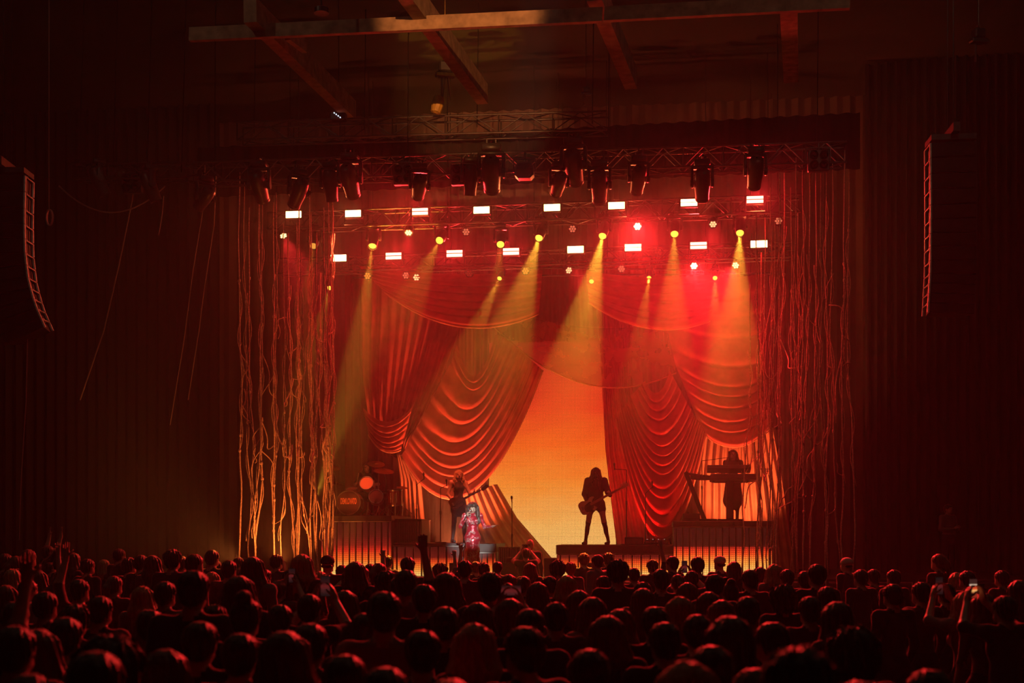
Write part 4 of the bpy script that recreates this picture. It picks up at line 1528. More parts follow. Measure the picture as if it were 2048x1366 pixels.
def hair(style, c=HC, seed=0):
    f = lambda x, y, z: c + V3(x, y, z)
    cap_ = [ell(f(0, -.016, .034), (.086, .100, .086), 0, .02), ell(f(0, -.045, -.015), (.074, .062, .075), 0, .03)]
    facecut = [cut(f(0, .112, -.035), (.078, .07, .092))]
    rs = random.Random(seed)
    if style == 'short':
        return cap_ + facecut
    if style == 'tousled':
        return [ell(f(0, -.014, .042), (.094, .104, .092), 0, .02), ell(f(0, -.045, -.01), (.08, .066, .075), 0, .03)] + facecut
    if style == 'curly':
        return [ell(f(0, -.02, .035), (.122, .125, .112), 0, .02), ell(f(0, -.05, -.04), (.115, .085, .09), 0, .03), cut(f(0, .13, -.035), (.08, .085, .10))]
    if style == 'bun':
        return cap_ + [ell(f(0, -.05, .125), (.048, .048, .042), 0, .02)] + facecut
    if style == 'ponytail':
        return cap_ + [cone(f(0, -.10, .06), f(0, -.15, -.02), .028, .040, 0, .02), cone(f(0, -.15, -.02), f(.01, -.15, -.22), .040, .012, 0, .02)] + facecut
    if style == 'bob':
        return cap_ + [cone(f(q * .065, -.01, .02), f(q * .078, .0, -.115), .040, .034, 0, .03) for q in (-1, 1)] + [cone(f(x, -.07, .0), f(x, -.075, -.13), .045, .035, 0, .03) for x in (-.045, 0, .045)] + facecut
    if style in ('long', 'veil', 'blonde'):
        P = list(cap_)
        n = 9
        for i in range(n):
            q = (i / (n - 1) - .5) * 2
            a = q * (1.75 if style != 'veil' else 2.3)
            x, y = math.sin(a) * .074, -math.cos(a) * .078
            ln = .36 + .05 * math.cos(3 * q + seed)
            o = 1.35 + .2 * rs.random()
            P.append(cone(f(x * .9, y * .85, .03), f(x * o, y * 1.05 - .006, -.13), .036, .034, 0, .03))
            P.append(cone(f(x * o, y * 1.05 - .006, -.13), f(x * o * 1.1, y * .95 + .015 * math.sin(5 * q), -ln), .034, .014, 0, .03))
        if style == 'veil':
            for q in (-.03, .0, .03):
                P.append(cone(f(q, .06, .08), f(q * 1.9, .105, -.10), .022, .018, 0, .03))
                P.append(cone(f(q * 1.9, .105, -.10), f(q * 2.2, .11, -.30), .018, .010, 0, .03))
            return P
        return P + facecut
    if style == 'bald':
        return [ell(f(0, -.05, -.02), (.078, .05, .03), 0, .01)]
    if style == 'cap':
        return [ell(f(0, -.012, .045), (.090, .105, .080), 0, .01), cut(f(0, .0, -.055), (.2, .2, .075))]
    if style == 'capback':
        return [ell(f(0, -.012, .045), (.090, .105, .080), 0, .01), cut(f(0, .0, -.055), (.2, .2, .075)), cone(f(-.03, -.10, .035), f(-.03, -.17, .018), .02, .012, 0, .02), cone(f(.03, -.10, .035), f(.03, -.17, .018), .02, .012, 0, .02), cone(f(0, -.10, .035), f(0, -.18, .018), .02, .012, 0, .02)]
    if style == 'hat':
        return [ell(f(0, -.01, .07), (.088, .102, .085), 0, .02), ell(f(0, -.01, .045), (.165, .175, .012), 0, .02)]


HAIRNOISE = {'short': (.005, 85), 'tousled': (.010, 60), 'curly': (.014, 62), 'bun': (.004, 70), 'ponytail': (.004, 70), 'bob': (.004, 60), 'long': (.005, 55), 'veil': (.005, 55), 'blonde': (.006, 55), 'bald': (0.001, 50), 'cap': (0, 1), 'capback': (0, 1), 'hat': (0, 1)}


def hair_mesh(style, m, c=HC, h=.011, seed=0):
    nz = HAIRNOISE[style]
    return sdf_mesh('hair', hair(style, c, seed), [m], h, .02, (nz[0], nz[1], {0}, tuple(c)) if nz[0] else None)


# ------------------------------------------------------------------ stage clothes
mat('leather_black', (.02, .017, .018), .35, noise=.3, scale=25, bump=.2)
mat('cloth_black', (.022, .02, .02), .8, noise=.2)
mat('tights', (.04, .03, .03), .5)
mat('coat_dark', (.035, .03, .03), .8, noise=.3)
mat('wood_dark', (.06, .03, .02), .35, coat=.3)
mat('bass_finish', (.75, .42, .30), .3, noise=.1, coat=.4)
mat('fretboard', (.50, .24, .16), .5)
mat('guitar_dark', (.05, .02, .02), .25, coat=.4)
mat('chrome', (.38, .36, .35), .32, 1.0)
mat('pickguard', (.04, .035, .035), .3)
mat('teeth_dark', (.05, .01, .01), .5)


def sequin(name):
    m = bpy.data.materials.new(name); m.use_nodes = True
    nt = m.node_tree; N = nt.nodes.new; Lk = nt.links.new
    b = nt.nodes['Principled BSDF']
    tc = N('ShaderNodeTexCoord')
    vo = N('ShaderNodeTexVoronoi'); vo.inputs['Scale'].default_value = 120
    Lk(tc.outputs['Object'], vo.inputs['Vector'])
    nz = N('ShaderNodeTexNoise'); nz.inputs['Scale'].default_value = 9; nz.inputs['Detail'].default_value = 3
    Lk(tc.outputs['Object'], nz.inputs['Vector'])
    sep = N('ShaderNodeSeparateColor'); Lk(vo.outputs['Color'], sep.inputs[0])
    gt = N('ShaderNodeMath'); gt.operation = 'GREATER_THAN'; gt.inputs[1].default_value = .62
    Lk(sep.outputs[0], gt.inputs[0])
    g2 = N('ShaderNodeMapRange'); g2.inputs['From Min'].default_value = .50; g2.inputs['From Max'].default_value = .56
    Lk(nz.outputs['Fac'], g2.inputs['Value'])
    mu = N('ShaderNodeMath'); mu.operation = 'MULTIPLY'; Lk(gt.outputs[0], mu.inputs[0]); Lk(g2.outputs[0], mu.inputs[1])
    mx = N('ShaderNodeMix'); mx.data_type = 'RGBA'
    mx.inputs['A'].default_value = (.55, .02, .045, 1); mx.inputs['B'].default_value = (.85, .75, .72, 1)  # pale cells paint white embroidery and its sparkle into the colour
    Lk(mu.outputs[0], mx.inputs['Factor'])
    Lk(mx.outputs['Result'], b.inputs['Base Color'])
    b.inputs['Roughness'].default_value = .3
    b.inputs['Metallic'].default_value = .35
    bp = N('ShaderNodeBump'); bp.inputs['Strength'].default_value = .9; bp.inputs['Distance'].default_value = .01
    Lk(sep.outputs[1], bp.inputs['Height']); Lk(bp.outputs['Normal'], b.inputs['Normal'])
    M_[name] = m


sequin('sequin_red')
FACE_BACK = math.pi + STAGE_ROT


def person(name_label, cat, me, loc, rot, sc=1.0, group=None):
    o = inst('person', me, None, loc, None, sc)
    o.rotation_euler = (0, 0, rot)
    return tag(o, name_label, cat, group)


def prism_outline(pts, n=6):
    """closed smooth outline through pts"""
    out, k = [], len(pts)
    for i in range(k):
        p0, p1, p2, p3 = (Vector(pts[(i + q) % k]) for q in (-1, 0, 1, 2))
        for s in range(n):
            t = s / n
            out.append(tuple(.5 * ((2 * p1) + (p2 - p0) * t + (2 * p0 - 5 * p1 + 4 * p2 - p3) * t * t + (3 * p1 - p0 - 3 * p2 + p3) * t ** 3)))
    return out


def guitar(name, label, a, bpt, face, body_m, neck_m, scale=1.0, bass=False):
    """a = centre of the body, bpt = nut end of the neck, face = direction its front looks"""
    a, bpt, face = Vector(a), Vector(bpt), Vector(face)
    x = (bpt - a).normalized()
    y = (face - x * face.dot(x)).normalized()
    z = x.cross(y)
    R = Matrix((x, -y, z)).transposed().to_4x4()      # local x along neck, local -y to the front, local z across
    if R.determinant() < 0:
        R = Matrix((x, -y, -z)).transposed().to_4x4()
    t = thing(name, label, 'guitar', a)
    t.rotation_mode = 'QUATERNION'
    t.rotation_quaternion = R.to_quaternion()
    L = (bpt - a).length
    k = scale
    ol = prism_outline([(-.21 * k, .0), (-.19 * k, .12 * k), (-.08 * k, .155 * k), (.03 * k, .105 * k), (.12 * k, .15 * k), (.20 * k, .12 * k), (.12 * k, .05 * k), (.11 * k, -.05 * k), (.17 * k, -.12 * k), (.09 * k, -.15 * k), (.01 * k, -.10 * k), (-.09 * k, -.155 * k), (-.19 * k, -.12 * k)])
    b = MB(); b.prism(ol, -.022, .022); b.build('body', body_m, t)
    b = MB(); b.prism(prism_outline([(-.08 * k, -.12 * k), (.10 * k, -.10 * k), (.09 * k, .05 * k), (-.04 * k, .04 * k), (-.10 * k, -.02 * k)], 4), -.027, -.0225); b.build('pickguard', 'pickguard', t)
    b = MB(); b.add([(.06 * k, -.030, -.031), (L, -.026, -.022), (L, -.026, .022), (.06 * k, -.030, .031), (.06 * k, .0, -.026), (L, -.005, -.018), (L, -.005, .018), (.06 * k, .0, .026)],
                    [(0, 1, 2, 3), (4, 7, 6, 5), (0, 4, 5, 1), (3, 2, 6, 7), (0, 3, 7, 4), (1, 5, 6, 2)])
    b.build('neck', neck_m, t)
    b = MB(); b.prism([(L, -.022), (L + .05, -.045), (L + .20, -.03), (L + .22, .02), (L + .16, .05), (L + .02, .03)], -.022, -.006); b.build('headstock', neck_m, t)
    for i in range(4 if bass else 6):
        b = MB(); xx = L + .05 + i * (.038 if bass else .026); b.tube([(xx, -.014, .035), (xx, -.014, .075)], .008, 6); b.box((xx, -.014, .08), (.02, .006, .022)); b.build('tuning_peg', 'chrome', t)
    b = MB(); b.box((-.13 * k, -.03, 0), (.04, .018, .075)); b.build('bridge', 'chrome', t)
    for xx in (-.05, .03):
        b = MB(); b.box((xx * k, -.03, 0), (.03, .012, .08)); b.build('pickup', 'pickguard', t)
    for i in range(4 if bass else 6):
        zz = (i - (1.5 if bass else 2.5)) * (.014 if bass else .010)
        b = MB(); b.tube([(-.13 * k, -.042, zz), (L + .03, -.032, zz * .7)], .0014, 3); b.build('string', 'chrome', t)
    for i in range(3):
        b = MB(); b.lathe([(.012, 0), (.010, .014)], 8, Matrix.Translation((-.10 * k - .03 * i, -.024, -.10 * k + .01 * i)) @ Matrix.Rotation(math.pi / 2, 4, 'X')); b.build('knob', 'chrome', t)
    return t


def strap(pts, r=.016):
    return MB().tube(pts, r, 5)


# ---- bassist
p = S(1192, 1090, 28.1)
zb = STZ + 0.0
zr = S(1229, 1090, 27.6).z
bl = Vector((p.x, p.y, zr))
J = dict(pelvis=(0, 0, .96), hl=(-.10, 0, .93), hr=(.10, 0, .93), kl=(-.18, .03, .50), kr=(.17, .02, .50), al=(-.27, -.02, .10), ar=(.23, 0, .10),
         er=(.25, -.02, 1.13), wr=(.17, .15, .90), el=(-.27, .06, 1.16), wl=(-.33, .24, 1.09), head=(0, .05, 1.60))
P, jj = body(J, .96, False, legs='bare', boots=True, head=(0, -.35), hands={'r': dict(d=(-.6, .1, -.7), n=(0, -1, 0), curl=.45), 'l': dict(d=(.2, .5, .5), n=(.9, -.2, .2), curl=.9)})
P += [ell((0, 0, .90), (.172, .122, .14), TOP, .03), cone((-.10, 0, .90), (-.12, 0, .80), .105, .10, TOP, .04), cone((.10, 0, .90), (.12, 0, .80), .105, .10, TOP, .04)]
P += [cone((.18, -.01, 1.42), (.25, -.02, 1.13), .078, .064, TOP, .05), cone((.25, -.02, 1.13), (.18, .13, .93), .062, .048, TOP, .03), cone((-.18, -.01, 1.42), (-.27, .06, 1.16), .078, .064, TOP, .05), cone((-.27, .06, 1.16), (-.32, .22, 1.09), .062, .046, TOP, .03), ell((0, 0, 1.28), (.185, .125, .19), TOP, .05), ell((0, .0, 1.08), (.168, .118, .14), TOP, .05)]
me = sdf_mesh('person', P, ['skin', 'leather_black', 'leather_black', 'shoe_black', 'eye_dark'], .014)
ba = person('person in a black studded jacket dress playing a pale bass before the video wall', 'person', me, bl, FACE_BACK, 1.045)
inst('hair', hair_mesh('veil', 'hair_dark', V3(0, .05, 1.60), .011, 3), ba)
b = MB()
for q in (-1, 1):
    b.box((q * .25, .05, .035), (.12, .30, .07), bev=.02)
b = MB()
mwb = ba.matrix_world
Rb = Matrix.Translation(bl) @ Matrix.Rotation(FACE_BACK, 4, 'Z') @ Matrix.Scale(1.045, 4)
guitar('bass_guitar', 'pale bodied bass guitar slung across the bassist, neck pointing right', Rb @ Vector((.16, .21, .86)), Rb @ Vector((-.56, .33, 1.24)), (Rb.to_3x3() @ Vector((.1, 1, .1))), 'bass_finish', 'fretboard', 1.05, True)
for q in (-1, 1):
    b = MB(); b.box((.25 * q, .05, .03), (.11, .28, .06), bev=.015)
    b.build('boot_sole', 'shoe_black', ba)

# ---- guitarist
p = S(917, 1086, 28.2)
zr = S(870, 1086, 27.5).z
gl = Vector((p.x, p.y, zr))
J = dict(er=(.26, -.03, 1.14), wr=(.19, .15, .97), el=(-.25, .10, 1.15), wl=(-.26, .34, 1.17), kl=(-.13, .03, .5), kr=(.12, .03, .5), al=(-.17, -.02, .085), ar=(.14, -.02, .085), head=(0, .03, 1.605))
P, jj = body(J, .93, True, sleeves='none', head=(-.3, .02), mouth=True, hands={'r': dict(d=(-.6, .35, -.6), n=(0, -1, 0), curl=.4), 'l': dict(d=(.1, .5, .6), n=(.9, -.2, .2), curl=.9)})
P += [cone((0, 0, .95), (0, 0, .80), .17, .19, TOP, .05)]
me = sdf_mesh('person', P, ['skin', 'cloth_black', 'tights', 'shoe_black', 'eye_dark'], .014)
GR = FACE_BACK + .55
ga = person('blonde person in a black corset top and skirt playing guitar behind the singer', 'person', me, gl, GR, 1.0)
inst('hair', hair_mesh('blonde', 'hair_blonde', V3(0, .03, 1.605), .011, 5), ga)
Rg = Matrix.Translation(gl) @ Matrix.Rotation(GR, 4, 'Z')
guitar('electric_guitar', 'dark electric guitar held by the blonde guitarist, neck pointing right', Rg @ Vector((.10, .20, .96)), Rg @ Vector((-.40, .40, 1.24)), (Rg.to_3x3() @ Vector((.1, 1, .15))), 'guitar_dark', 'wood_dark', .95)

# ---- singer
p = S(945, 1157, 26.0)
sl_ = Vector((p.x, p.y, STZ))
J = dict(er=(.27, .05, 1.17), wr=(.115, .20, 1.40), el=(-.27, -.01, 1.16), wl=(-.44, .16, 1.17), kl=(-.07, .04, .5), kr=(.07, .04, .5), al=(-.09, -.02, .12), ar=(.09, -.02, .12), tl=(-.10, .13, .04), tr=(.10, .13, .04), head=(.0, .03, 1.60))
P, jj = body(J, .95, True, head=(.35, .05), mouth=True, legs='bare', hands={'r': dict(d=(-.25, .35, .85), n=(-.6, .5, 0), curl=.95), 'l': dict(d=(-.8, .5, .2), n=(.1, .1, 1), curl=.12)})
me = sdf_mesh('person', P, ['skin', 'sequin_red', 'sequin_red', 'shoe_black', 'eye_dark'], .012)
SR = FACE_BACK + .12
sa = person('singer in a red sequinned dress with one palm held out, singing into a microphone', 'person', me, sl_, SR, .965)
dp = [ell((0, 0, 1.30), (.163, .115, .17), 0, .05), ell((0, 0, 1.10), (.125, .098, .14), 0, .06), ell((0, 0, .94), (.175, .130, .15), 0, .07), cone((0, 0, .90), (0, .01, .62), .165, .150, 0, .06), cone((0, .01, .62), (0, .01, .36), .150, .165, 0, .05),
      ell((-.068, .08, 1.29), (.070, .060, .068), 0, .04), ell((.068, .08, 1.29), (.070, .060, .068), 0, .04), cone((0, -.015, 1.40), (0, -.01, 1.49), .075, .060, 0, .04), cone((-.17, -.01, 1.41), (.17, -.01, 1.41), .066, .066, 0, .03), cut((0, 0, .22), (.3, .3, .14))]
inst('dress', sdf_mesh('dress', dp, ['sequin_red'], .013, .04, (.006, 38, {0})), sa)
c = V3(.0, .03, 1.60)
hp = hair('long', c, 2)
hp = [q for q in hp if q[0] != 'x'] + [ell(c + V3(0, -.01, .045), (.102, .108, .088), 0, .03), ell(c + V3(0, .045, .05), (.078, .058, .042), 0, .03)]
hp += [cut(c + V3(.035, .13, -.055), (.085, .085, .078)), cone(c + V3(-.10, .0, .0), c + V3(-.145, .06, -.34), .055, .034, 0, .03), cone(c + V3(.10, -.03, .0), c + V3(.12, -.03, -.30), .05, .03, 0, .03), cone(c + V3(-.06, -.06, .0), c + V3(-.08, -.07, -.36), .06, .04, 0, .03)]
inst('hair', sdf_mesh('hair', hp, ['hair_dark'], .011, .02, (.005, 55, {0}, tuple(c))), sa)
RS = Matrix.Translation(sl_) @ Matrix.Rotation(SR, 4, 'Z') @ Matrix.Scale(.965, 4)
mc0, mc1 = RS @ Vector((.135, .24, 1.40)), RS @ Vector((.035, .185, 1.545))


def microphone(label, p0, p1, parent_name='microphone'):
    """p0 tail, p1 head"""
    d = (Vector(p1) - Vector(p0))
    t = thing(parent_name, label, 'microphone', p0)
    t.rotation_mode = 'QUATERNION'
    t.rotation_quaternion = d.to_track_quat('Z', 'Y')
    L = d.length
    b = MB(); b.lathe([(.009, 0), (.012, .01), (.017, L - .05)], 10); b.build('handle', 'black_metal', t, True)
    b = MB(); b.lathe([(.017, L - .05), (.025, L - .035), (.027, L - .012), (.020, L + .008), (.003, L + .016)], 12); b.build('grille', 'steel', t, True)
    return t


microphone('handheld microphone at the mouth of the singer', mc0 - (mc1 - mc0) * .55, mc1)

# ---- keyboard player
KZ = S(1445, 1042, 27.4).z
p = S(1466, 1042, 28.9)
kl_ = Vector((p.x, p.y, KZ))
J = dict(er=(.24, .06, 1.16), wr=(.20, .34, 1.10), el=(-.24, .06, 1.16), wl=(-.20, .34, 1.10))
P, jj = body(J, .95, True, hands={'r': dict(d=(0, 1, -.1), n=(0, 0, -1), curl=.3), 'l': dict(d=(0, 1, -.1), n=(0, 0, -1), curl=.3)})
P += [cone((0, -.02, .98), (0, -.03, .52), .17, .24, TOP, .05)]
me = sdf_mesh('person', P, ['skin', 'coat_dark', 'cloth_black', 'shoe_black', 'eye_dark'], .015)
ka = person('keyboard player in a long dark coat behind two stacked keyboards', 'person', me, kl_, FACE_BACK, .985)
inst('hair', hair_mesh('long', 'hair_brown', HC, .012, 8), ka)

mat('key_white', (.7, .66, .6), .4)
mat('panel_grey', (.05, .045, .045), .5)


def keyboard(label, px0, px1, py, D, th=.10, dp=.32, tilt=.12):
    a, c = S(px0, py, D), S(px1, py, D)
    w, mid = (c - a).length, (a + c) / 2
    t = thing('keyboard', label, 'keyboard', mid, STAGE_ROT, 'stage keyboards')
    t.rotation_euler = (-tilt, 0, STAGE_ROT)
    b = MB(); b.box((0, 0, 0), (w, dp, th), bev=.012); b.build('body', 'panel_grey', t)
    km = MB().box((0, 0, 0), (w / 40 * .9, dp * .45, .014)).mesh('key', 'key_white')
    for i in range(36):
        inst('key', km, t, (-w * .45 + w * .9 * (i + .5) / 36, dp * .24, th / 2 + .004))
    for i in range(6):
        b = MB(); b.lathe([(.010, 0), (.008, .018)], 8, Matrix.Translation((-w * .4 + i * .06, -dp * .28, th / 2))); b.build('knob', 'steel', t)
    return t


keyboard('upper black keyboard in front of the keyboard player', 1414, 1501, 938, 28.35, .10, .30, .3)
keyboard('lower wide black keyboard in front of the keyboard player', 1420, 1512, 956, 28.30, .13, .42)
p = S(1402, 955, 28.3)
t = thing('keyboard', 'small black keyboard turned sideways at the end of the lower keyboard', 'keyboard', p, STAGE_ROT + 1.1, 'stage keyboards')
b = MB(); b.box((0, 0, 0), (.60, .26, .11), bev=.012); b.build('body', 'panel_grey', t)
km = MB().box((0, 0, 0), (.018, .11, .012)).mesh('key', 'key_white')
for i in range(24):
    inst('key', km, t, (-.27 + .023 * i, .06, .058))
p0 = S(1460, 1042, 28.35)
t = thing('keyboard_stand', 'black column stand carrying the stacked keyboards', 'stand', (p0.x, p0.y, KZ), STAGE_ROT)
zt = S(1460, 938, 28.35).z - KZ
b = MB(); b.box((0, .04, zt / 2 - .05), (.17, .10, zt - .1), bev=.015); b.build('column', 'black_metal', t)
b = MB(); b.box((0, 0, .03), (.60, .45, .05), bev=.015); b.build('base', 'black_metal', t)
for zz, w in ((S(1460, 962, 28.35).z - KZ, 1.1), (zt - .05, .8)):
    for q in (-1, 1):
        b = MB(); b.box((q * w * .35, .0, zz - .02), (.05, .40, .04)); b.build('support_arm', 'black_metal', t)
    b = MB(); b.box((0, .1, zz - .02), (w * .75, .05, .04)); b.build('crossbar', 'black_metal', t)
a, c = S(1371, 944, 28.0), S(1410, 1040, 28.0)
t = thing('slanted_stand', 'slanted black board leaning beside the keyboards', 'stand', (c.x, c.y, KZ), STAGE_ROT)
d = a - Vector((c.x, c.y, KZ))
d = Matrix.Rotation(-STAGE_ROT, 3, 'Z') @ d
b = MB(); b.box(d / 2, (.13, .10, d.length), d.to_track_quat('Z', 'Y').to_matrix(), bev=.015); b.build('leg', 'black_metal', t)
b = MB(); b.box((.06, 0, .03), (.4, .5, .05), bev=.01); b.build('foot', 'black_metal', t)
b = MB(); b.tube([d * .97, d * .97 + Vector((.42, .1, -.06))], .03, 8); b.build('support_arm', 'black_metal', t)
a, c = S(1366, 1027, 27.8), S(1400, 1027, 27.8)
t = thing('rack_case', 'small black equipment box at the corner of the keyboard riser', 'case', ((a.x + c.x) / 2, (a.y + c.y) / 2, KZ), STAGE_ROT)
b = MB(); b.box((0, .15, .09), ((c - a).length, .3, .18), bev=.012); b.build('body', 'cabinet_black', t)
for k in range(3):
    b = MB(); b.box((0, -.005, .04 + .05 * k), ((c - a).length * .9, .012, .035)); b.build('rack_unit', 'panel_grey', t)

# ------------------------------------------------------------------ drum kit
DZ = S(712, 1031, 27.8).z
mat('drum_shell', (.30, .05, .04), .3, noise=.15, coat=.5)
mat('drum_head', (.09, .035, .03), .5)
mat('drum_head_lit', (.62, .26, .16), .5)  # brighter copy of the head colour with the light put in
mat('cymbal', (.70, .42, .16), .3, 1.0, noise=.15)
mat('lettering', (.95, .42, .16), .6)


def drum(name, label, c, axis, r, dep, head_m='drum_head', legs=0, lugs=8):
    """c centre of the front head, axis points out of it"""
    c, axis = Vector(c), Vector(axis).normalized()
    t = thing(name, label, 'drum', c, 0, 'drum kit')
    t.rotation_mode = 'QUATERNION'
    q = axis.to_track_quat('Z', 'Y')
    t.rotation_quaternion = q
    b = MB(); b.lathe([(r * .96, -.012), (r, -.012), (r, -dep + .012), (r * .96, -dep + .012)], 24, cap=False); b.build('shell', 'drum_shell', t, True)
    for nm, z in (('drum_head', 0), ('rear_head', -dep)):
        b = MB(); b.lathe([(.001, z), (r * .97, z)], 24, cap=False); b.build(nm, head_m if z == 0 else 'drum_head', t)
        b = MB(); b.lathe([(r * .97, z - .016), (r * 1.045, z - .016), (r * 1.045, z + .016), (r * .97, z + .016), (r * .97, z - .016)], 24, cap=False); b.build('hoop', 'chrome', t, True)
    lm = MB().tube([(0, 0, -dep * .15), (0, 0, -dep * .85)], .010, 6).mesh('lug', 'chrome', True)
    for i in range(lugs):
        a = 2 * math.pi * (i + .5) / lugs
        inst('lug', lm, t, (math.cos(a) * r * 1.03, math.sin(a) * r * 1.03, 0))
    return t, q


def stage_n(v):
    return ALONG * v[0] - NRM * v[1] + Vector((0, 0, v[2]))


kb = S(697, 1006, 28.3)
rk = .285
kb.z = DZ + rk + .03
kick, q = drum('bass_drum', 'large bass drum with orange lettering on its front head', kb, stage_n((.05, -1, .04)), rk, .40)
# the lettering on the front head
ft = bpy.data.curves.new('lettering', 'FONT')
ft.body = 'DEMI LOVATO'
ft.align_x = 'CENTER'; ft.align_y = 'CENTER'
ft.size = .125
ft.space_character = 1.0
ft.space_word = .5
ft.extrude = .001
ft.offset = .004
ft.materials.append(M_['lettering'])
tmp = bpy.data.objects.new('lettering_curve', ft)
link(tmp)
bpy.context.view_layer.update()
lme = bpy.data.meshes.new_from_object(tmp.evaluated_get(bpy.context.evaluated_depsgraph_get()))
bpy.data.objects.remove(tmp)
to = bpy.data.objects.new('lettering', lme)
link(to, kick)
axis_w = stage_n((.05, -1, .04)).normalized()
upw = Vector((0, 0, 1)); rt = upw.cross(axis_w).normalized(); up2 = axis_w.cross(rt)
Mw = Matrix((rt, up2, axis_w)).transposed()
to.rotation_mode = 'QUATERNION'
to.rotation_quaternion = q.inverted() @ Mw.to_quaternion()
to.location = q.inverted() @ (axis_w * .006 + up2 * .03)
bb_ = np.array([v.co for v in lme.vertices])
sx_, sy_ = np.ptp(bb_[:, 0]), np.ptp(bb_[:, 1])
to.scale = (.385 / sx_, .150 / sy_, 1)

tm = S(733, 966, 28.6)
drum('tom_drum', 'rack tom with a lit orange head tilted to the crowd', tm, stage_n((0, -1, .35)), .165, .22, 'drum_head_lit')
drum('tom_drum', 'small rack tom above the bass drum', S(703, 978, 28.5), stage_n((0, -.35, 1)), .14, .18, 'drum_head', lugs=6)
ftp = S(790, 980, 28.6)
drum('floor_tom', 'floor tom on legs at the end of the drum riser', ftp, stage_n((0, -.12, 1)), .185, .36)
b = MB()
for k in range(3):
    a = 2.1 * k + .6
    x, y = ftp.x + .2 * math.cos(a), ftp.y + .2 * math.sin(a)
    b = MB(); b.tube([(x, y, ftp.z - .1), (x, y, DZ)], .012, 6)
    o = b.build('leg', 'chrome', bpy.data.objects['floor_tom'], True)
    o.matrix_parent_inverse = (Matrix.Translation(ftp) @ bpy.data.objects['floor_tom'].rotation_quaternion.to_matrix().to_4x4()).inverted()
drum('snare_drum', 'snare drum beside the bass drum', S(764, 985, 28.8), stage_n((0, -.2, 1)), .175, .14)
drum('side_drum', 'dark side drum standing low between tom and floor tom', S(752, 993, 28.2), stage_n((.1, -1, .25)), .17, .20)


def tripod(b, x, y, z, r=.26, h=.22):
    for k in range(3):
        a = 2.094 * k + .5
        b.tube([(x, y, z + h), (x + r * math.cos(a), y + r * math.sin(a), z + .012)], .010, 5)


def cymbal(label, px, py, D, r, tilt, base_px, hat=False):
    c = S(px, py, D)
    f = S(base_px, 1000, D)
    t = thing('hi_hat' if hat else 'cymbal', label, 'cymbal', (f.x, f.y, DZ), STAGE_ROT, 'cymbals on the drum riser')
    R = Matrix.Rotation(-STAGE_ROT, 3, 'Z')
    d = R @ (c - Vector((f.x, f.y, DZ)))
    M0 = Matrix.Translation(d) @ Matrix.Rotation(tilt, 4, 'X') @ Matrix.Rotation(.15, 4, 'Y')
    for k in range(2 if hat else 1):
        b = MB(); b.lathe([(.012, .03), (.04, .028), (.05, .014), (r * .6, .006), (r, -.006), (r * .6, .003), (.05, .010), (.012, .02)], 24, M0 @ Matrix.Translation((0, 0, -.03 * k)) @ (Matrix.Rotation(math.pi, 4, 'X') if k else Matrix()), cap=False)
        b.build('plate', 'cymbal', t, True)
    b = MB(); b.tube([(0, 0, .1), (0, 0, d.z - .25), d - Vector((0, 0, -.03))], .012, 6); b.build('stand', 'chrome', t, True)
    b = MB(); tripod(b, 0, 0, 0); b.build('tripod', 'chrome', t, True)


cymbal('crash cymbal high beside the vines above the drum riser', 662, 936, 28.5, .22, .35, 672)
cymbal('ride cymbal beside the drummer at shoulder height', 768, 942, 28.7, .25, .30, 772)
cymbal('high crash cymbal in front of the gathered curtain above the drummer', 752, 928, 29.2, .22, .4, 757)
cymbal('hi-hat cymbals at the near corner of the drum riser', 672, 966, 28.9, .18, .05, 674, True)
cymbal('small splash cymbal over the floor tom', 805, 975, 28.9, .15, .2, 808)

# ---- drummer, seated
p = S(735, 1031, 29.5)
dl = Vector((p.x, p.y, DZ))
dz0 = -.38
J = dict(pelvis=(0, 0, .95), kl=(-.20, .42, .92), kr=(.20, .42, .92), al=(-.22, .42, .48), ar=(.22, .42, .48), er=(.30, .06, 1.18), wr=(.20, .34, 1.18), el=(-.30, .06, 1.18), wl=(-.16, .34, 1.16))
P, jj = body(J, 1.0, False, sleeves='short', head=(-.15, -.1), hands={'r': dict(d=(-.2, 1, .2), n=(-1, 0, -.3), curl=1.0), 'l': dict(d=(.2, 1, .2), n=(1, 0, -.3), curl=1.0)})
me = sdf_mesh('person', P, ['skin', 'cloth_black', 'cloth_black', 'shoe_black', 'eye_dark'], .016)
da = person('drummer with long dark hair seated behind the rack tom', 'person', me, dl + Vector((0, 0, dz0)), FACE_BACK)
inst('hair', hair_mesh('long', 'hair_dark', HC, .012, 9), da)
t = thing('drum_throne', 'round drum stool under the drummer', 'stool', (dl.x, dl.y, DZ), 0)
b = MB(); b.lathe([(.05, .36), (.17, .37), (.175, .43), (.15, .45)], 16); b.build('seat', 'leather_black', t, True)
b = MB(); b.tube([(0, 0, .1), (0, 0, .37)], .02, 8); b.build('post', 'chrome', t, True)
b = MB(); tripod(b, 0, 0, 0, .24, .2); b.build('tripod', 'chrome', t, True)
RD = Matrix.Translation(dl + Vector((0, 0, dz0))) @ Matrix.Rotation(FACE_BACK, 4, 'Z')
for nm, s_, e_ in (('raised', (.17, .40, 1.20), (.05, .70, 1.42)), ('lowered', (-.13, .40, 1.18), (-.02, .72, 1.10))):
    b = MB(); b.tube([RD @ Vector(s_), RD @ Vector(e_)], .010, 6, r2=.006)
    tag(b.build('drumstick', 'rope', None, True), '%s drumstick in the hand of the drummer' % nm, 'drumstick')


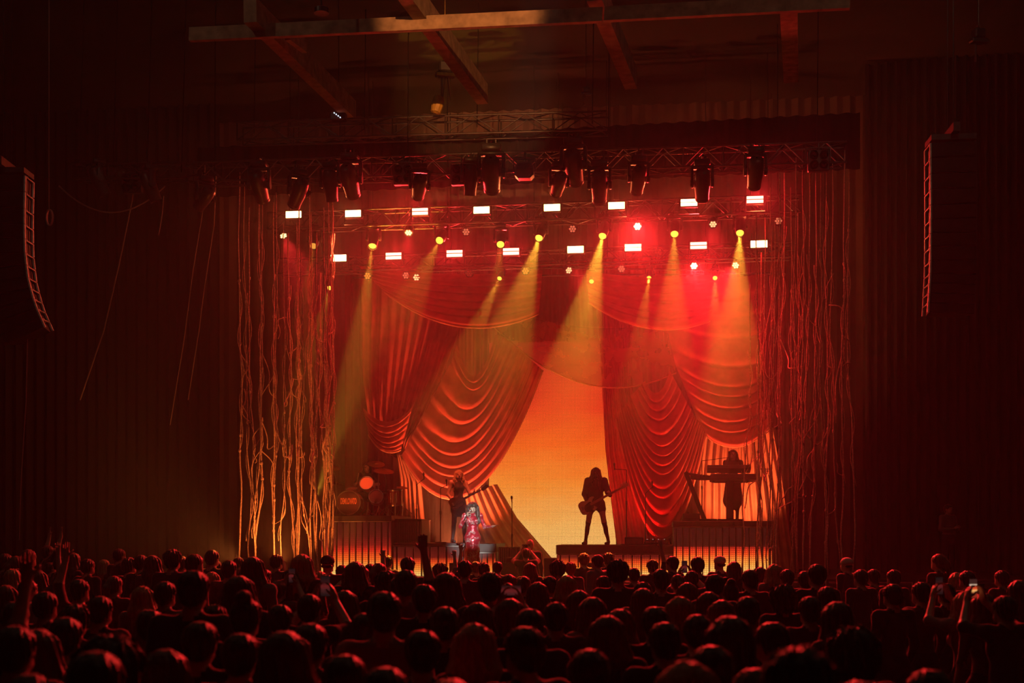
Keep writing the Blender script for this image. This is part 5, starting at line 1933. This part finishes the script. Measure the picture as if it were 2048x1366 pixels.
# ------------------------------------------------------------------ microphone stands and small stage gear
def mic_stand(label, px, py, D, z0, boom=None, straight=True):
    c = S(px, py, D)
    t = thing('microphone_stand', label, 'stand', (c.x, c.y, z0), STAGE_ROT, 'microphone stands')
    h = c.z - z0
    b = MB(); b.lathe([(.14, 0), (.14, .02), (.02, .035)], 16); b.build('base', 'black_metal', t, True)
    b = MB(); b.tube([(0, 0, .02), (0, 0, h * .55)], .013, 8); b.tube([(0, 0, h * .5), (0, 0, h - .02)], .009, 8); b.build('pole', 'black_metal', t, True)
    b = MB(); b.lathe([(.02, h * .52), (.022, h * .58)], 8); b.build('clutch', 'dark_steel', t, True)
    if boom:
        b = MB(); b.tube([(0, 0, h - .02), (boom[0], boom[1], h + boom[2])], .008, 6); b.build('boom_arm', 'black_metal', t, True)
        tip = Vector((boom[0], boom[1], h + boom[2]))
    else:
        tip = Vector((0, 0, h - .02))
    b = MB(); b.lathe([(.010, -.02), (.014, .08), (.024, .10), (.024, .14), (.008, .16)], 10, Matrix.Translation(tip) @ Matrix.Rotation(.5, 4, 'X')); b.build('microphone', 'dark_steel', t, True)
    return t


mic_stand('straight microphone stand in front of the orange drape tail, right of the singer', 1024, 1003, 25.9, STZ)
ZL = S(870, 1086, 27.5).z
ZB = S(1229, 1090, 27.6).z
mic_stand('boom microphone stand between the drums and the guitarist', 833, 968, 28.0, ZL, (.2, -.1, .12))
mic_stand('thin microphone stand in front of the guitarist', 881, 975, 27.7, ZL, (.15, 0, .05))
mic_stand('tall boom microphone stand beside the bass headstock', 1253, 938, 28.0, ZB, (-.28, 0, .0))
mic_stand('microphone stand before the rippled drape', 1291, 985, 28.1, ZB, (.15, -.05, .12))
mic_stand('boom microphone stand at the keyboards reaching to the player', 1404, 920, 28.2, KZ, (.62, .1, .06))
p = S(1312, 1088, 28.0)
t = thing('pedalboard', 'pedalboard with tiny white lights on the bassist platform', 'pedalboard', (p.x, p.y, ZB), STAGE_ROT)
b = MB(); b.box((0, 0, .04), (.55, .28, .06), bev=.01); b.build('board', 'panel_grey', t)
for k in range(4):
    b = MB(); b.box((-.2 + .13 * k, 0, .10), (.09, .13, .05), bev=.008); o = b.build('pedal', 'dark_steel', t)
    b = MB(); b.lathe([(.006, 0), (.004, .008)], 6, Matrix.Translation((-.2 + .13 * k, -.03, .125))); b.build('status_light', 'status_white', o)
p = S(1268, 1088, 27.9)
t = thing('bass_amp', 'small dark amplifier on the bassist platform', 'amplifier', (p.x, p.y, ZB), STAGE_ROT)
b = MB(); b.box((0, 0, .09), (.42, .26, .18), bev=.015); b.build('body', 'cabinet_black', t)
b = MB(); b.box((0, -.135, .08), (.36, .01, .12)); b.build('grille', 'dark_steel', t)
# ------------------------------------------------------------------ barrier between crowd and pit
def barrier():
    n = 14
    for i in range(n):
        x = -11.2 + 1.6 * i
        p = stage(x, 0, 22.2)
        if i == 0:
            post = MB().box((0, 0, .58), (.05, .05, 1.16)).mesh('post', 'dark_steel')
            rail = MB().box((0, 0, 0), (1.54, .05, .05)).mesh('rail', 'dark_steel')
            plate = MB().box((0, 0, .46), (1.50, .012, .78)).mesh('plate', 'black_metal')
            foot = MB().box((0, .35, .015), (1.5, .75, .03)).mesh('foot_plate', 'dark_steel')
            brace = MB().tube([(0, .68, .03), (0, 0, .95)], .018, 6).mesh('brace', 'dark_steel')
        t = thing('crowd_barrier', '%s section of the steel crowd barrier from the left' % ordw[i], 'barrier', p, STAGE_ROT, 'crowd barrier')
        for q in (-.75, .75):
            inst('post', post, t, (q, 0, 0))
            inst('brace', brace, t, (q * .9, 0, 0))
        for z in (1.17, .93):
            inst('rail', rail, t, (0, 0, z))
        inst('plate', plate, t)
        inst('foot_plate', foot, t)


barrier()

# ------------------------------------------------------------------ crowd prototypes
POSES = {
    'down': dict(J={}, kw={}),
    'clasp': dict(J=dict(er=(.25, .02, 1.15), wr=(.07, .24, 1.16), el=(-.25, .02, 1.15), wl=(-.07, .24, 1.16)), kw=dict(hands={'r': dict(d=(-.6, .6, .4), n=(-1, 0, 0)), 'l': dict(d=(.6, .6, .4), n=(1, 0, 0))})),
    'right_up': dict(J=dict(sr=(.17, -.01, 1.45), er=(.25, .08, 1.68), wr=(.20, .12, 1.93)), kw=dict(hands={'r': dict(d=(-.1, .05, 1), n=(0, 1, 0), curl=.08)})),
    'left_up': dict(J=dict(sl=(-.17, -.01, 1.45), el=(-.28, .06, 1.66), wl=(-.26, .14, 1.91)), kw=dict(hands={'l': dict(d=(-.05, .05, 1), n=(0, 1, 0), curl=.10, side=-1)})),
    'both_up': dict(J=dict(sr=(.17, -.01, 1.45), er=(.32, .06, 1.62), wr=(.34, .12, 1.87), sl=(-.17, -.01, 1.45), el=(-.32, .06, 1.62), wl=(-.34, .12, 1.87)), kw=dict(hands={'r': dict(d=(0, .05, 1), n=(0, 1, 0), curl=.1), 'l': dict(d=(0, .05, 1), n=(0, 1, 0), curl=.1, side=-1)})),
    'phone_up': dict(J=dict(sr=(.17, 0, 1.43), er=(.24, .20, 1.46), wr=(.085, .36, 1.66), sl=(-.17, 0, 1.43), el=(-.24, .20, 1.46), wl=(-.085, .36, 1.66)), kw=dict(hands={'r': dict(d=(-.25, .15, 1), n=(-1, 0, .0), curl=.5), 'l': dict(d=(.25, .15, 1), n=(1, 0, 0), curl=.5, side=-1)})),
    'point': dict(J=dict(sr=(.17, -.01, 1.45), er=(.27, .10, 1.64), wr=(.24, .22, 1.86)), kw=dict(hands={'r': dict(d=(-.1, .2, 1), n=(0, 1, 0), curl=.9)})),
}
BODY = {}
for k_, d in POSES.items():
    for sex in (0, 1):
        P, _ = body(d['J'], .92 if sex else 1.08, bool(sex), sleeves='short' if k_ not in ('down', 'clasp') else ('long' if not sex else 'short'), **d['kw'])
        BODY[(k_, sex)] = sdf_mesh('person', P, ['skin', 'crowd_top', 'crowd_jeans', 'shoe_black', 'eye_dark'], .02 if k_ in ('down', 'clasp') else .0115)
HAIRS = {}
for st, mm in (('short', 'hair_dark'), ('tousled', 'hair_dark'), ('curly', 'hair_dark'), ('bun', 'hair_dark'), ('ponytail', 'hair_brown'), ('bob', 'hair_dark'), ('long', 'hair_brown'), ('bald', 'hair_dark'), ('cap', 'cap_white'), ('capback', 'hat_felt'), ('hat', 'hat_felt')):
    HAIRS[st] = hair_mesh(st, mm, HC, .012, 4)
HAIRS['blonde'] = hair_mesh('long', 'hair_blonde', HC, .012, 6)
HAIRS['redcurly'] = hair_mesh('tousled', 'hair_red', HC, .012, 6)

HN = {'short': 'short-haired', 'tousled': 'tousle-haired', 'curly': 'curly-haired', 'bun': 'bun-haired', 'ponytail': 'ponytailed', 'bob': 'bob-haired', 'long': 'long-haired', 'bald': 'bald', 'cap': 'white-capped', 'capback': 'dark-capped', 'hat': 'brim-hatted', 'blonde': 'fair long-haired', 'redcurly': 'red-haired'}
HW = {'short': .175, 'tousled': .19, 'curly': .245, 'bun': .175, 'ponytail': .175, 'bob': .205, 'long': .215, 'bald': .16, 'cap': .18, 'capback': .18, 'hat': .33, 'blonde': .215, 'redcurly': .19}
# px, py of the crown, head width in px, hair, pose
CROWD = [
    (10, 1106, 26, 's', 'd'), (32, 1110, 26, 'o', 'c'), (56, 1097, 27, 's', 'd'), (95, 1090, 20, 's', 'b'), (120, 1112, 24, 't', 'd'), (25, 1136, 36, 'l', 'd'), (78, 1140, 30, 'l', 'r'), (100, 1124, 22, 's', 'd'),
    (146, 1104, 30, 'l', 'c'), (175, 1116, 26, 's', 'd'), (208, 1118, 26, 'l', 'p'), (238, 1096, 22, 's', 'd'), (55, 1158, 36, 's', 'd'), (12, 1168, 50, 'l', 'd'), (90, 1180, 50, 's', 'd'), (158, 1156, 40, 's', 'L'), (258, 1114, 28, 't', 'd'), (282, 1108, 26, 's', 'd'),
    (228, 1150, 34, 'o', 'd'), (200, 1190, 46, 's', 'd'), (305, 1109, 34, 'l', 'd'), (345, 1097, 32, 't', 'd'), (364, 1111, 24, 's', 'd'), (388, 1106, 31, 's', 'd'), (424, 1098, 26, 's', 'd'), (432, 1120, 25, 'K', 'd'), (458, 1119, 30, 's', 'd'), (477, 1113, 20, 's', 'd'),
    (505, 1111, 44, 'l', 'd'), (553, 1108, 25, 't', 'd'), (386, 1137, 62, 's', 'd'), (424, 1142, 30, 'l', 'd'), (478, 1149, 62, 'l', 'd'), (491, 1184, 62, 'a', 'd'), (530, 1137, 26, 's', 'd'), (557, 1158, 34, 'o', 'p'), (578, 1138, 24, 's', 'd'), (330, 1160, 44, 's', 'd'), (285, 1170, 44, 'l', 'd'),
    (604, 1107, 42, 'l', 'd'), (655, 1109, 28, 'C', 'd'), (684, 1129, 22, 's', 'd'), (710, 1121, 42, 'l', 'd'), (697, 1140, 24, 's', 'p'), (726, 1134, 22, 's', 'P'), (758, 1124, 30, 'o', 'd'), (775, 1110, 20, 't', 'd'), (740, 1126, 25, 's', 'd'), (815, 1112, 29, 's', 'd'),
    (640, 1140, 34, 'l', 'd'), (618, 1186, 52, 's', 'p'), (690, 1177, 50, 'l', 'd'), (773, 1139, 46, 't', 'd'), (812, 1137, 46, 's', 'd'), (768, 1187, 76, 's', 'd'), (848, 1164, 50, 's', 'd'), (798, 1152, 44, 's', 'r'), (880, 1127, 27, 'r', 'P'), (922, 1138, 28, 's', 'd'),
    (930, 1119, 30, 's', 'd'), (952, 1122, 22, 's', 'L'), (967, 1124, 25, 't', 'd'), (995, 1121, 22, 's', 'd'), (893, 1144, 60, 'l', 'd'), (980, 1142, 50, 's', 'd'), (1017, 1147, 33, 'l', 'd'), (1015, 1171, 26, 'a', 'd'), (1047, 1151, 26, 'o', 'd'), (1075, 1162, 46, 'l', 'd'), (1020, 1196, 58, 'l', 'p'), (1100, 1150, 30, 's', 'd'),
    (1060, 1124, 24, 'l', 'd'), (1115, 1121, 32, 'c', 'd'), (1141, 1125, 24, 'R', 'd'), (1168, 1107, 22, 'R', 'd'), (1195, 1108, 23, 's', 'd'), (1217, 1104, 22, 't', 'd'), (1236, 1117, 42, 't', 'd'), (1133, 1149, 36, 'l', 'd'), (1207, 1150, 30, 's', 'd'), (1268, 1134, 26, 's', 'd'), (1305, 1118, 24, 't', 'r'), (1345, 1111, 24, 's', 'd'),
    (1286, 1160, 22, 's', 'd'), (1322, 1136, 36, 's', 'd'), (1356, 1147, 30, 'o', 'd'), (1286, 1174, 52, 'l', 'd'), (1185, 1194, 54, 'l', 'd'), (1158, 1178, 28, 'l', 'd'), (1112, 1200, 54, 's', 'd'), (1240, 1216, 60, 'l', 'd'), (1395, 1112, 27, 's', 'd'), (1384, 1140, 22, 's', 'p'), (1440, 1111, 24, 'w', 'd'),
    (1468, 1121, 29, 'l', 'd'), (1500, 1137, 34, 's', 'd'), (1520, 1134, 30, 't', 'd'), (1549, 1126, 34, 'l', 'd'), (1574, 1137, 26, 's', 'd'), (1430, 1146, 40, 's', 'd'), (1375, 1162, 32, 'l', 'd'), (1418, 1181, 46, 'l', 'c'), (1460, 1162, 32, 'a', 'd'), (1496, 1187, 42, 's', 'd'), (1444, 1200, 60, 'l', 'd'), (1360, 1190, 38, 'l', 'd'),
    (1565, 1171, 58, 'r', 'd'), (1634, 1126, 36, 's', 'd'), (1610, 1140, 26, 's', 'd'), (1460, 1229, 105, 'l', 'd'), (1545, 1240, 60, 's', 'd'), (1330, 1240, 60, 's', 'd'), (1694, 1114, 24, 'w', 'd'), (1722, 1137, 24, 's', 'd'), (1747, 1137, 26, 's', 'd'), (1788, 1138, 18, 's', 'd'), (1786, 1164, 20, 's', 'd'),
    (1878, 1106, 26, 'o', 'c'), (1843, 1162, 24, 's', 'd'), (1893, 1166, 34, 's', 'd'), (1914, 1144, 20, 'l', 'd'), (1935, 1139, 18, 's', 'd'), (2004, 1139, 24, 's', 'd'), (1968, 1184, 36, 'l', 'd'), (1930, 1184, 34, 'l', 'p'), (2038, 1158, 38, 'l', 'd'), (2010, 1186, 34, 's', 'p'), (1706, 1256, 58, 'r', 'd'), (1655, 1170, 36, 's', 'd'), (1675, 1200, 40, 'l', 'd'), (1620, 1190, 40, 's', 'd'),
    (1600, 1264, 130, 't', 'd'), (30, 1238, 80, 's', 'd'), (130, 1230, 60, 's', 'L'), (218, 1252, 120, 'c', 'd'), (190, 1288, 110, 's', 'd'), (75, 1262, 90, 'l', 'd'), (620, 1246, 60, 's', 'd'), (568, 1262, 110, 'l', 'd'), (690, 1317, 92, 's', 'd'), (1180, 1299, 92, 's', 'd'), (1375, 1304, 130, 'l', 'd'), (1424, 1304, 80, 's', 'd'), (1720, 1338, 80, 's', 'd'),
    (950, 1255, 80, 'l', 'd'), (845, 1262, 70, 's', 'd'), (1050, 1262, 90, 's', 'd'), (1215, 1226, 80, 'l', 'd'), (400, 1250, 80, 's', 'd'), (330, 1285, 90, 'l', 'd'), (480, 1262, 80, 's', 'd'), (770, 1320, 100, 's', 'd'), (900, 1335, 110, 'l', 'd'), (1040, 1340, 110, 's', 'd'), (1290, 1340, 100, 's', 'd'), (420, 1335, 110, 's', 'd'), (1510, 1335, 90, 's', 'd'), (60, 1330, 100, 's', 'd'), (1860, 1345, 80, 's', 'd'),
    (300, 1220, 56, 's', 'd'), (730, 1240, 50, 's', 'd'), (890, 1210, 50, 's', 'd'), (955, 1195, 44, 'l', 'd'), (560, 1205, 46, 's', 'd'), (1060, 1215, 46, 's', 'd'), (1395, 1225, 50, 's', 'd'), (1310, 1205, 44, 's', 'd'), (430, 1205, 48, 's', 'd'), (150, 1205, 44, 't', 'd'), (30, 1200, 44, 's', 'd')]
STY = {'s': 'short', 't': 'tousled', 'c': 'curly', 'b': 'bald', 'o': 'ponytail', 'l': 'long', 'K': 'bob', 'C': 'capback', 'h': 'hat', 'w': 'cap', 'r': 'curly', 'R': 'redcurly', 'a': 'bun'}
PSE = {'d': 'down', 'c': 'clasp', 'r': 'right_up', 'L': 'left_up', 'b': 'both_up', 'p': 'phone_up', 'P': 'point'}
PLN = {'right_up': ' with one arm raised', 'left_up': ' with one arm raised', 'both_up': ' with both hands raised', 'phone_up': ' holding up a phone', 'point': ' raising a fist', 'clasp': '', 'down': ''}
crs = random.Random(21)
ppl = []
for px, py, w, st, ps in CROWD:
    st, ps = STY[st], PSE[ps]
    if st == 'long' and crs.random() < .25:
        st = 'blonde'
    d = HW[st] * F / w
    lo_, hi_ = 1.54, 1.90
    z = ZC - (py - HY) * d / F
    if z < lo_:
        z = lo_ + crs.uniform(0, .06)
        d = (ZC - z) * F / (py - HY)
    if z > hi_:
        z = hi_
        d = (ZC - z) * F / max(4, py - HY)
    d = max(3.2, min(20.6, d))
    z = max(1.5, min(1.92, ZC - (py - HY) * d / F))
    ppl.append([px, py, d, z, st, ps])
# ease people apart in plan, each along the line of sight
for it in range(60):
    moved = False
    for i in range(len(ppl)):
        for k in range(i + 1, len(ppl)):
            a, c = ppl[i], ppl[k]
            dx = (a[0] - 1024) / F * a[2] - (c[0] - 1024) / F * c[2]
            dy = a[2] - c[2]
            m_ = .50
            if dx * dx + (dy * 1.35) ** 2 < m_ * m_:
                s = 1 if dy >= 0 else -1
                for o_, q in ((a, s), (c, -s)):
                    o_[2] = max(3.1, min(20.9, o_[2] + q * .06))
                moved = True
    if not moved:
        break
LM = [(150, 'below the curved line array'), (300, 'below the wing truss lamps'), (470, 'left of the vines'), (625, 'before the left vines'), (785, 'before the drum riser'), (990, 'before the singer'), (1110, 'before the video wall'), (1345, 'before the bassist'), (1545, 'before the keyboard riser'), (1700, 'before the right vines'), (1850, 'right of the vines'), (2100, 'below the straight line array')]
def depth_word(d):
    return 'nearest crowd' if d < 5.2 else 'near crowd' if d < 8 else 'middle crowd' if d < 12 else 'far crowd' if d < 16 else 'front row'


cells = {}
for q in ppl:
    lm = next(n for x, n in LM if q[0] < x)
    q += [lm, depth_word(q[2])]
    cells.setdefault((q[4], lm, q[7], PLN[q[5]]), []).append(q)
mat('phone_black', (.02, .02, .02), .3)
led_material('phone_picture', [(0, (.25, .02, .01)), (.25, (1, .5, .15)), (.45, (.8, .08, .02)), (.75, (.3, .01, .01)), (.86, (1, .7, .5)), (1, (.03, .005, .005))], 1.3, -.035, .035, .002, .02)
led_material('phone_dim', [(0, (.02, .01, .01)), (.3, (.10, .02, .02)), (.5, (.22, .02, .02)), (.7, (.05, .01, .01)), (1, (.02, .01, .01))], .8, -.06, .06, .002, .05)


def phone(label, loc, rotz, wide, bright):
    t = thing('phone', label, 'phone', loc, rotz, 'phones held up by the crowd')
    w, h = (.15, .072) if wide else (.072, .15)
    b = MB(); b.box((0, 0, 0), (w, .009, h), bev=.003); b.build('body', 'phone_black', t)
    b = MB(); b.box((0, -.0052, 0), (w * .94, .001, h * .94)); b.build('screen', 'phone_picture' if bright else 'phone_dim', t)


nph = 0
PHN = {q[0]: ordw[i] for i, q in enumerate(sorted([q for q in ppl if q[5] == 'phone_up'], key=lambda q: q[0]))}
for key, qs in cells.items():
    qs.sort()
    for i, q in enumerate(qs):
        px, py, d, z, st, ps, lm, dw = q
        X = (px - 1024) / F * d
        yaw = -math.atan2(-.6 - X, 26 - d) if False else math.atan2(X + .4, 26 - d) + crs.uniform(-.12, .12)
        if ps in ('down',) and crs.random() < .18:
            yaw += crs.choice((-.5, .5))
        sc = z / (1.735 if st not in ('curly', 'bun', 'tousled') else 1.75)
        sex = 1 if st in ('long', 'blonde', 'bun', 'ponytail', 'bob') else 0
        if len(qs) == 1:
            lab = '%s person%s in the %s %s' % (HN[st], PLN[ps], dw, lm)
        else:
            lab = '%s %s person%s from the left in the %s %s' % (ordw[i], HN[st], PLN[ps], dw, lm)
        o = person(lab, 'person', BODY[(ps, sex)], (X, d, 0), yaw, sc, 'concert crowd')
        inst('cap' if st in ('cap', 'capback') else 'hair', HAIRS[st], o)
        if st in ('cap', 'capback'):
            inst('hair', HAIRS['bald'], o)
            if st == 'cap':
                pass
        if ps == 'phone_up':
            R = Matrix.Translation((X, d, 0)) @ Matrix.Rotation(yaw, 4, 'Z') @ Matrix.Scale(sc, 4)
            wide = px in (697, 1020)
            bright = px in (697, 2010, 208)
            nph += 1
            phone('%s phone held up in the %s, %s phone from the left' % ('bright' if bright else 'dim', dw, PHN[px]), R @ Vector((0, .395, 1.765)), yaw, wide, bright)

# ------------------------------------------------------------------ people in the pit and at the stage side
def extra(label, px, D, z0, st, pose, rot, sc, mats=None):
    p = S(px, 1100, D)
    sex = 1 if st in ('long', 'blonde') else 0
    o = person(label, 'person', BODY[(pose, sex)], (p.x, p.y, z0), rot, sc)
    if st != 'bald':
        inst('hair', HAIRS[st], o)
    return o


ph1 = extra('photographer in the pit raising a camera to the stage before the video wall', 1052, 23.6, 0, 'short', 'phone_up', 0, 1.0)
p = S(1052, 1100, 23.6)
t = thing('camera_body', 'black photo camera with long lens held up in the pit', 'camera', (p.x, p.y + .40, 1.74))
b = MB(); b.box((0, 0, 0), (.15, .07, .11), bev=.012); b.build('body', 'phone_black', t)
b = MB(); b.lathe([(.04, 0), (.042, .12), (.048, .2)], 14, Matrix.Translation((0, .03, 0)) @ Matrix.Rotation(-math.pi / 2, 4, 'X')); b.build('lens', 'phone_black', t, True)
extra('bald steward standing in the pit at the foot of the drape tail', 1060, 24.1, .18, 'bald', 'down', math.pi + .2, 1.0)
extra('dark steward standing alone on the side stage right of the vines', 1896, 26.6, STZ, 'short', 'clasp', math.pi + .45, .93)

# round white print on the back of one shirt
q = next(q for q in ppl if q[0] == 1747)
mat('print_white', (.85, .87, .9), .4)
for o in bpy.data.objects:
    if o.name.startswith('person') and o.parent is None and abs(o.location.x - (q[0] - 1024) / F * q[2]) < 1e-4 and abs(o.location.y - q[2]) < 1e-4:
        b = MB(); b.lathe([(.001, 0), (.045, 0), (.045, .006), (.001, .006)], 16, Matrix.Translation((0, -.122, 1.33)) @ Matrix.Rotation(math.pi / 2, 4, 'X'), cap=False)
        b.build('shirt_print', 'print_white', o)
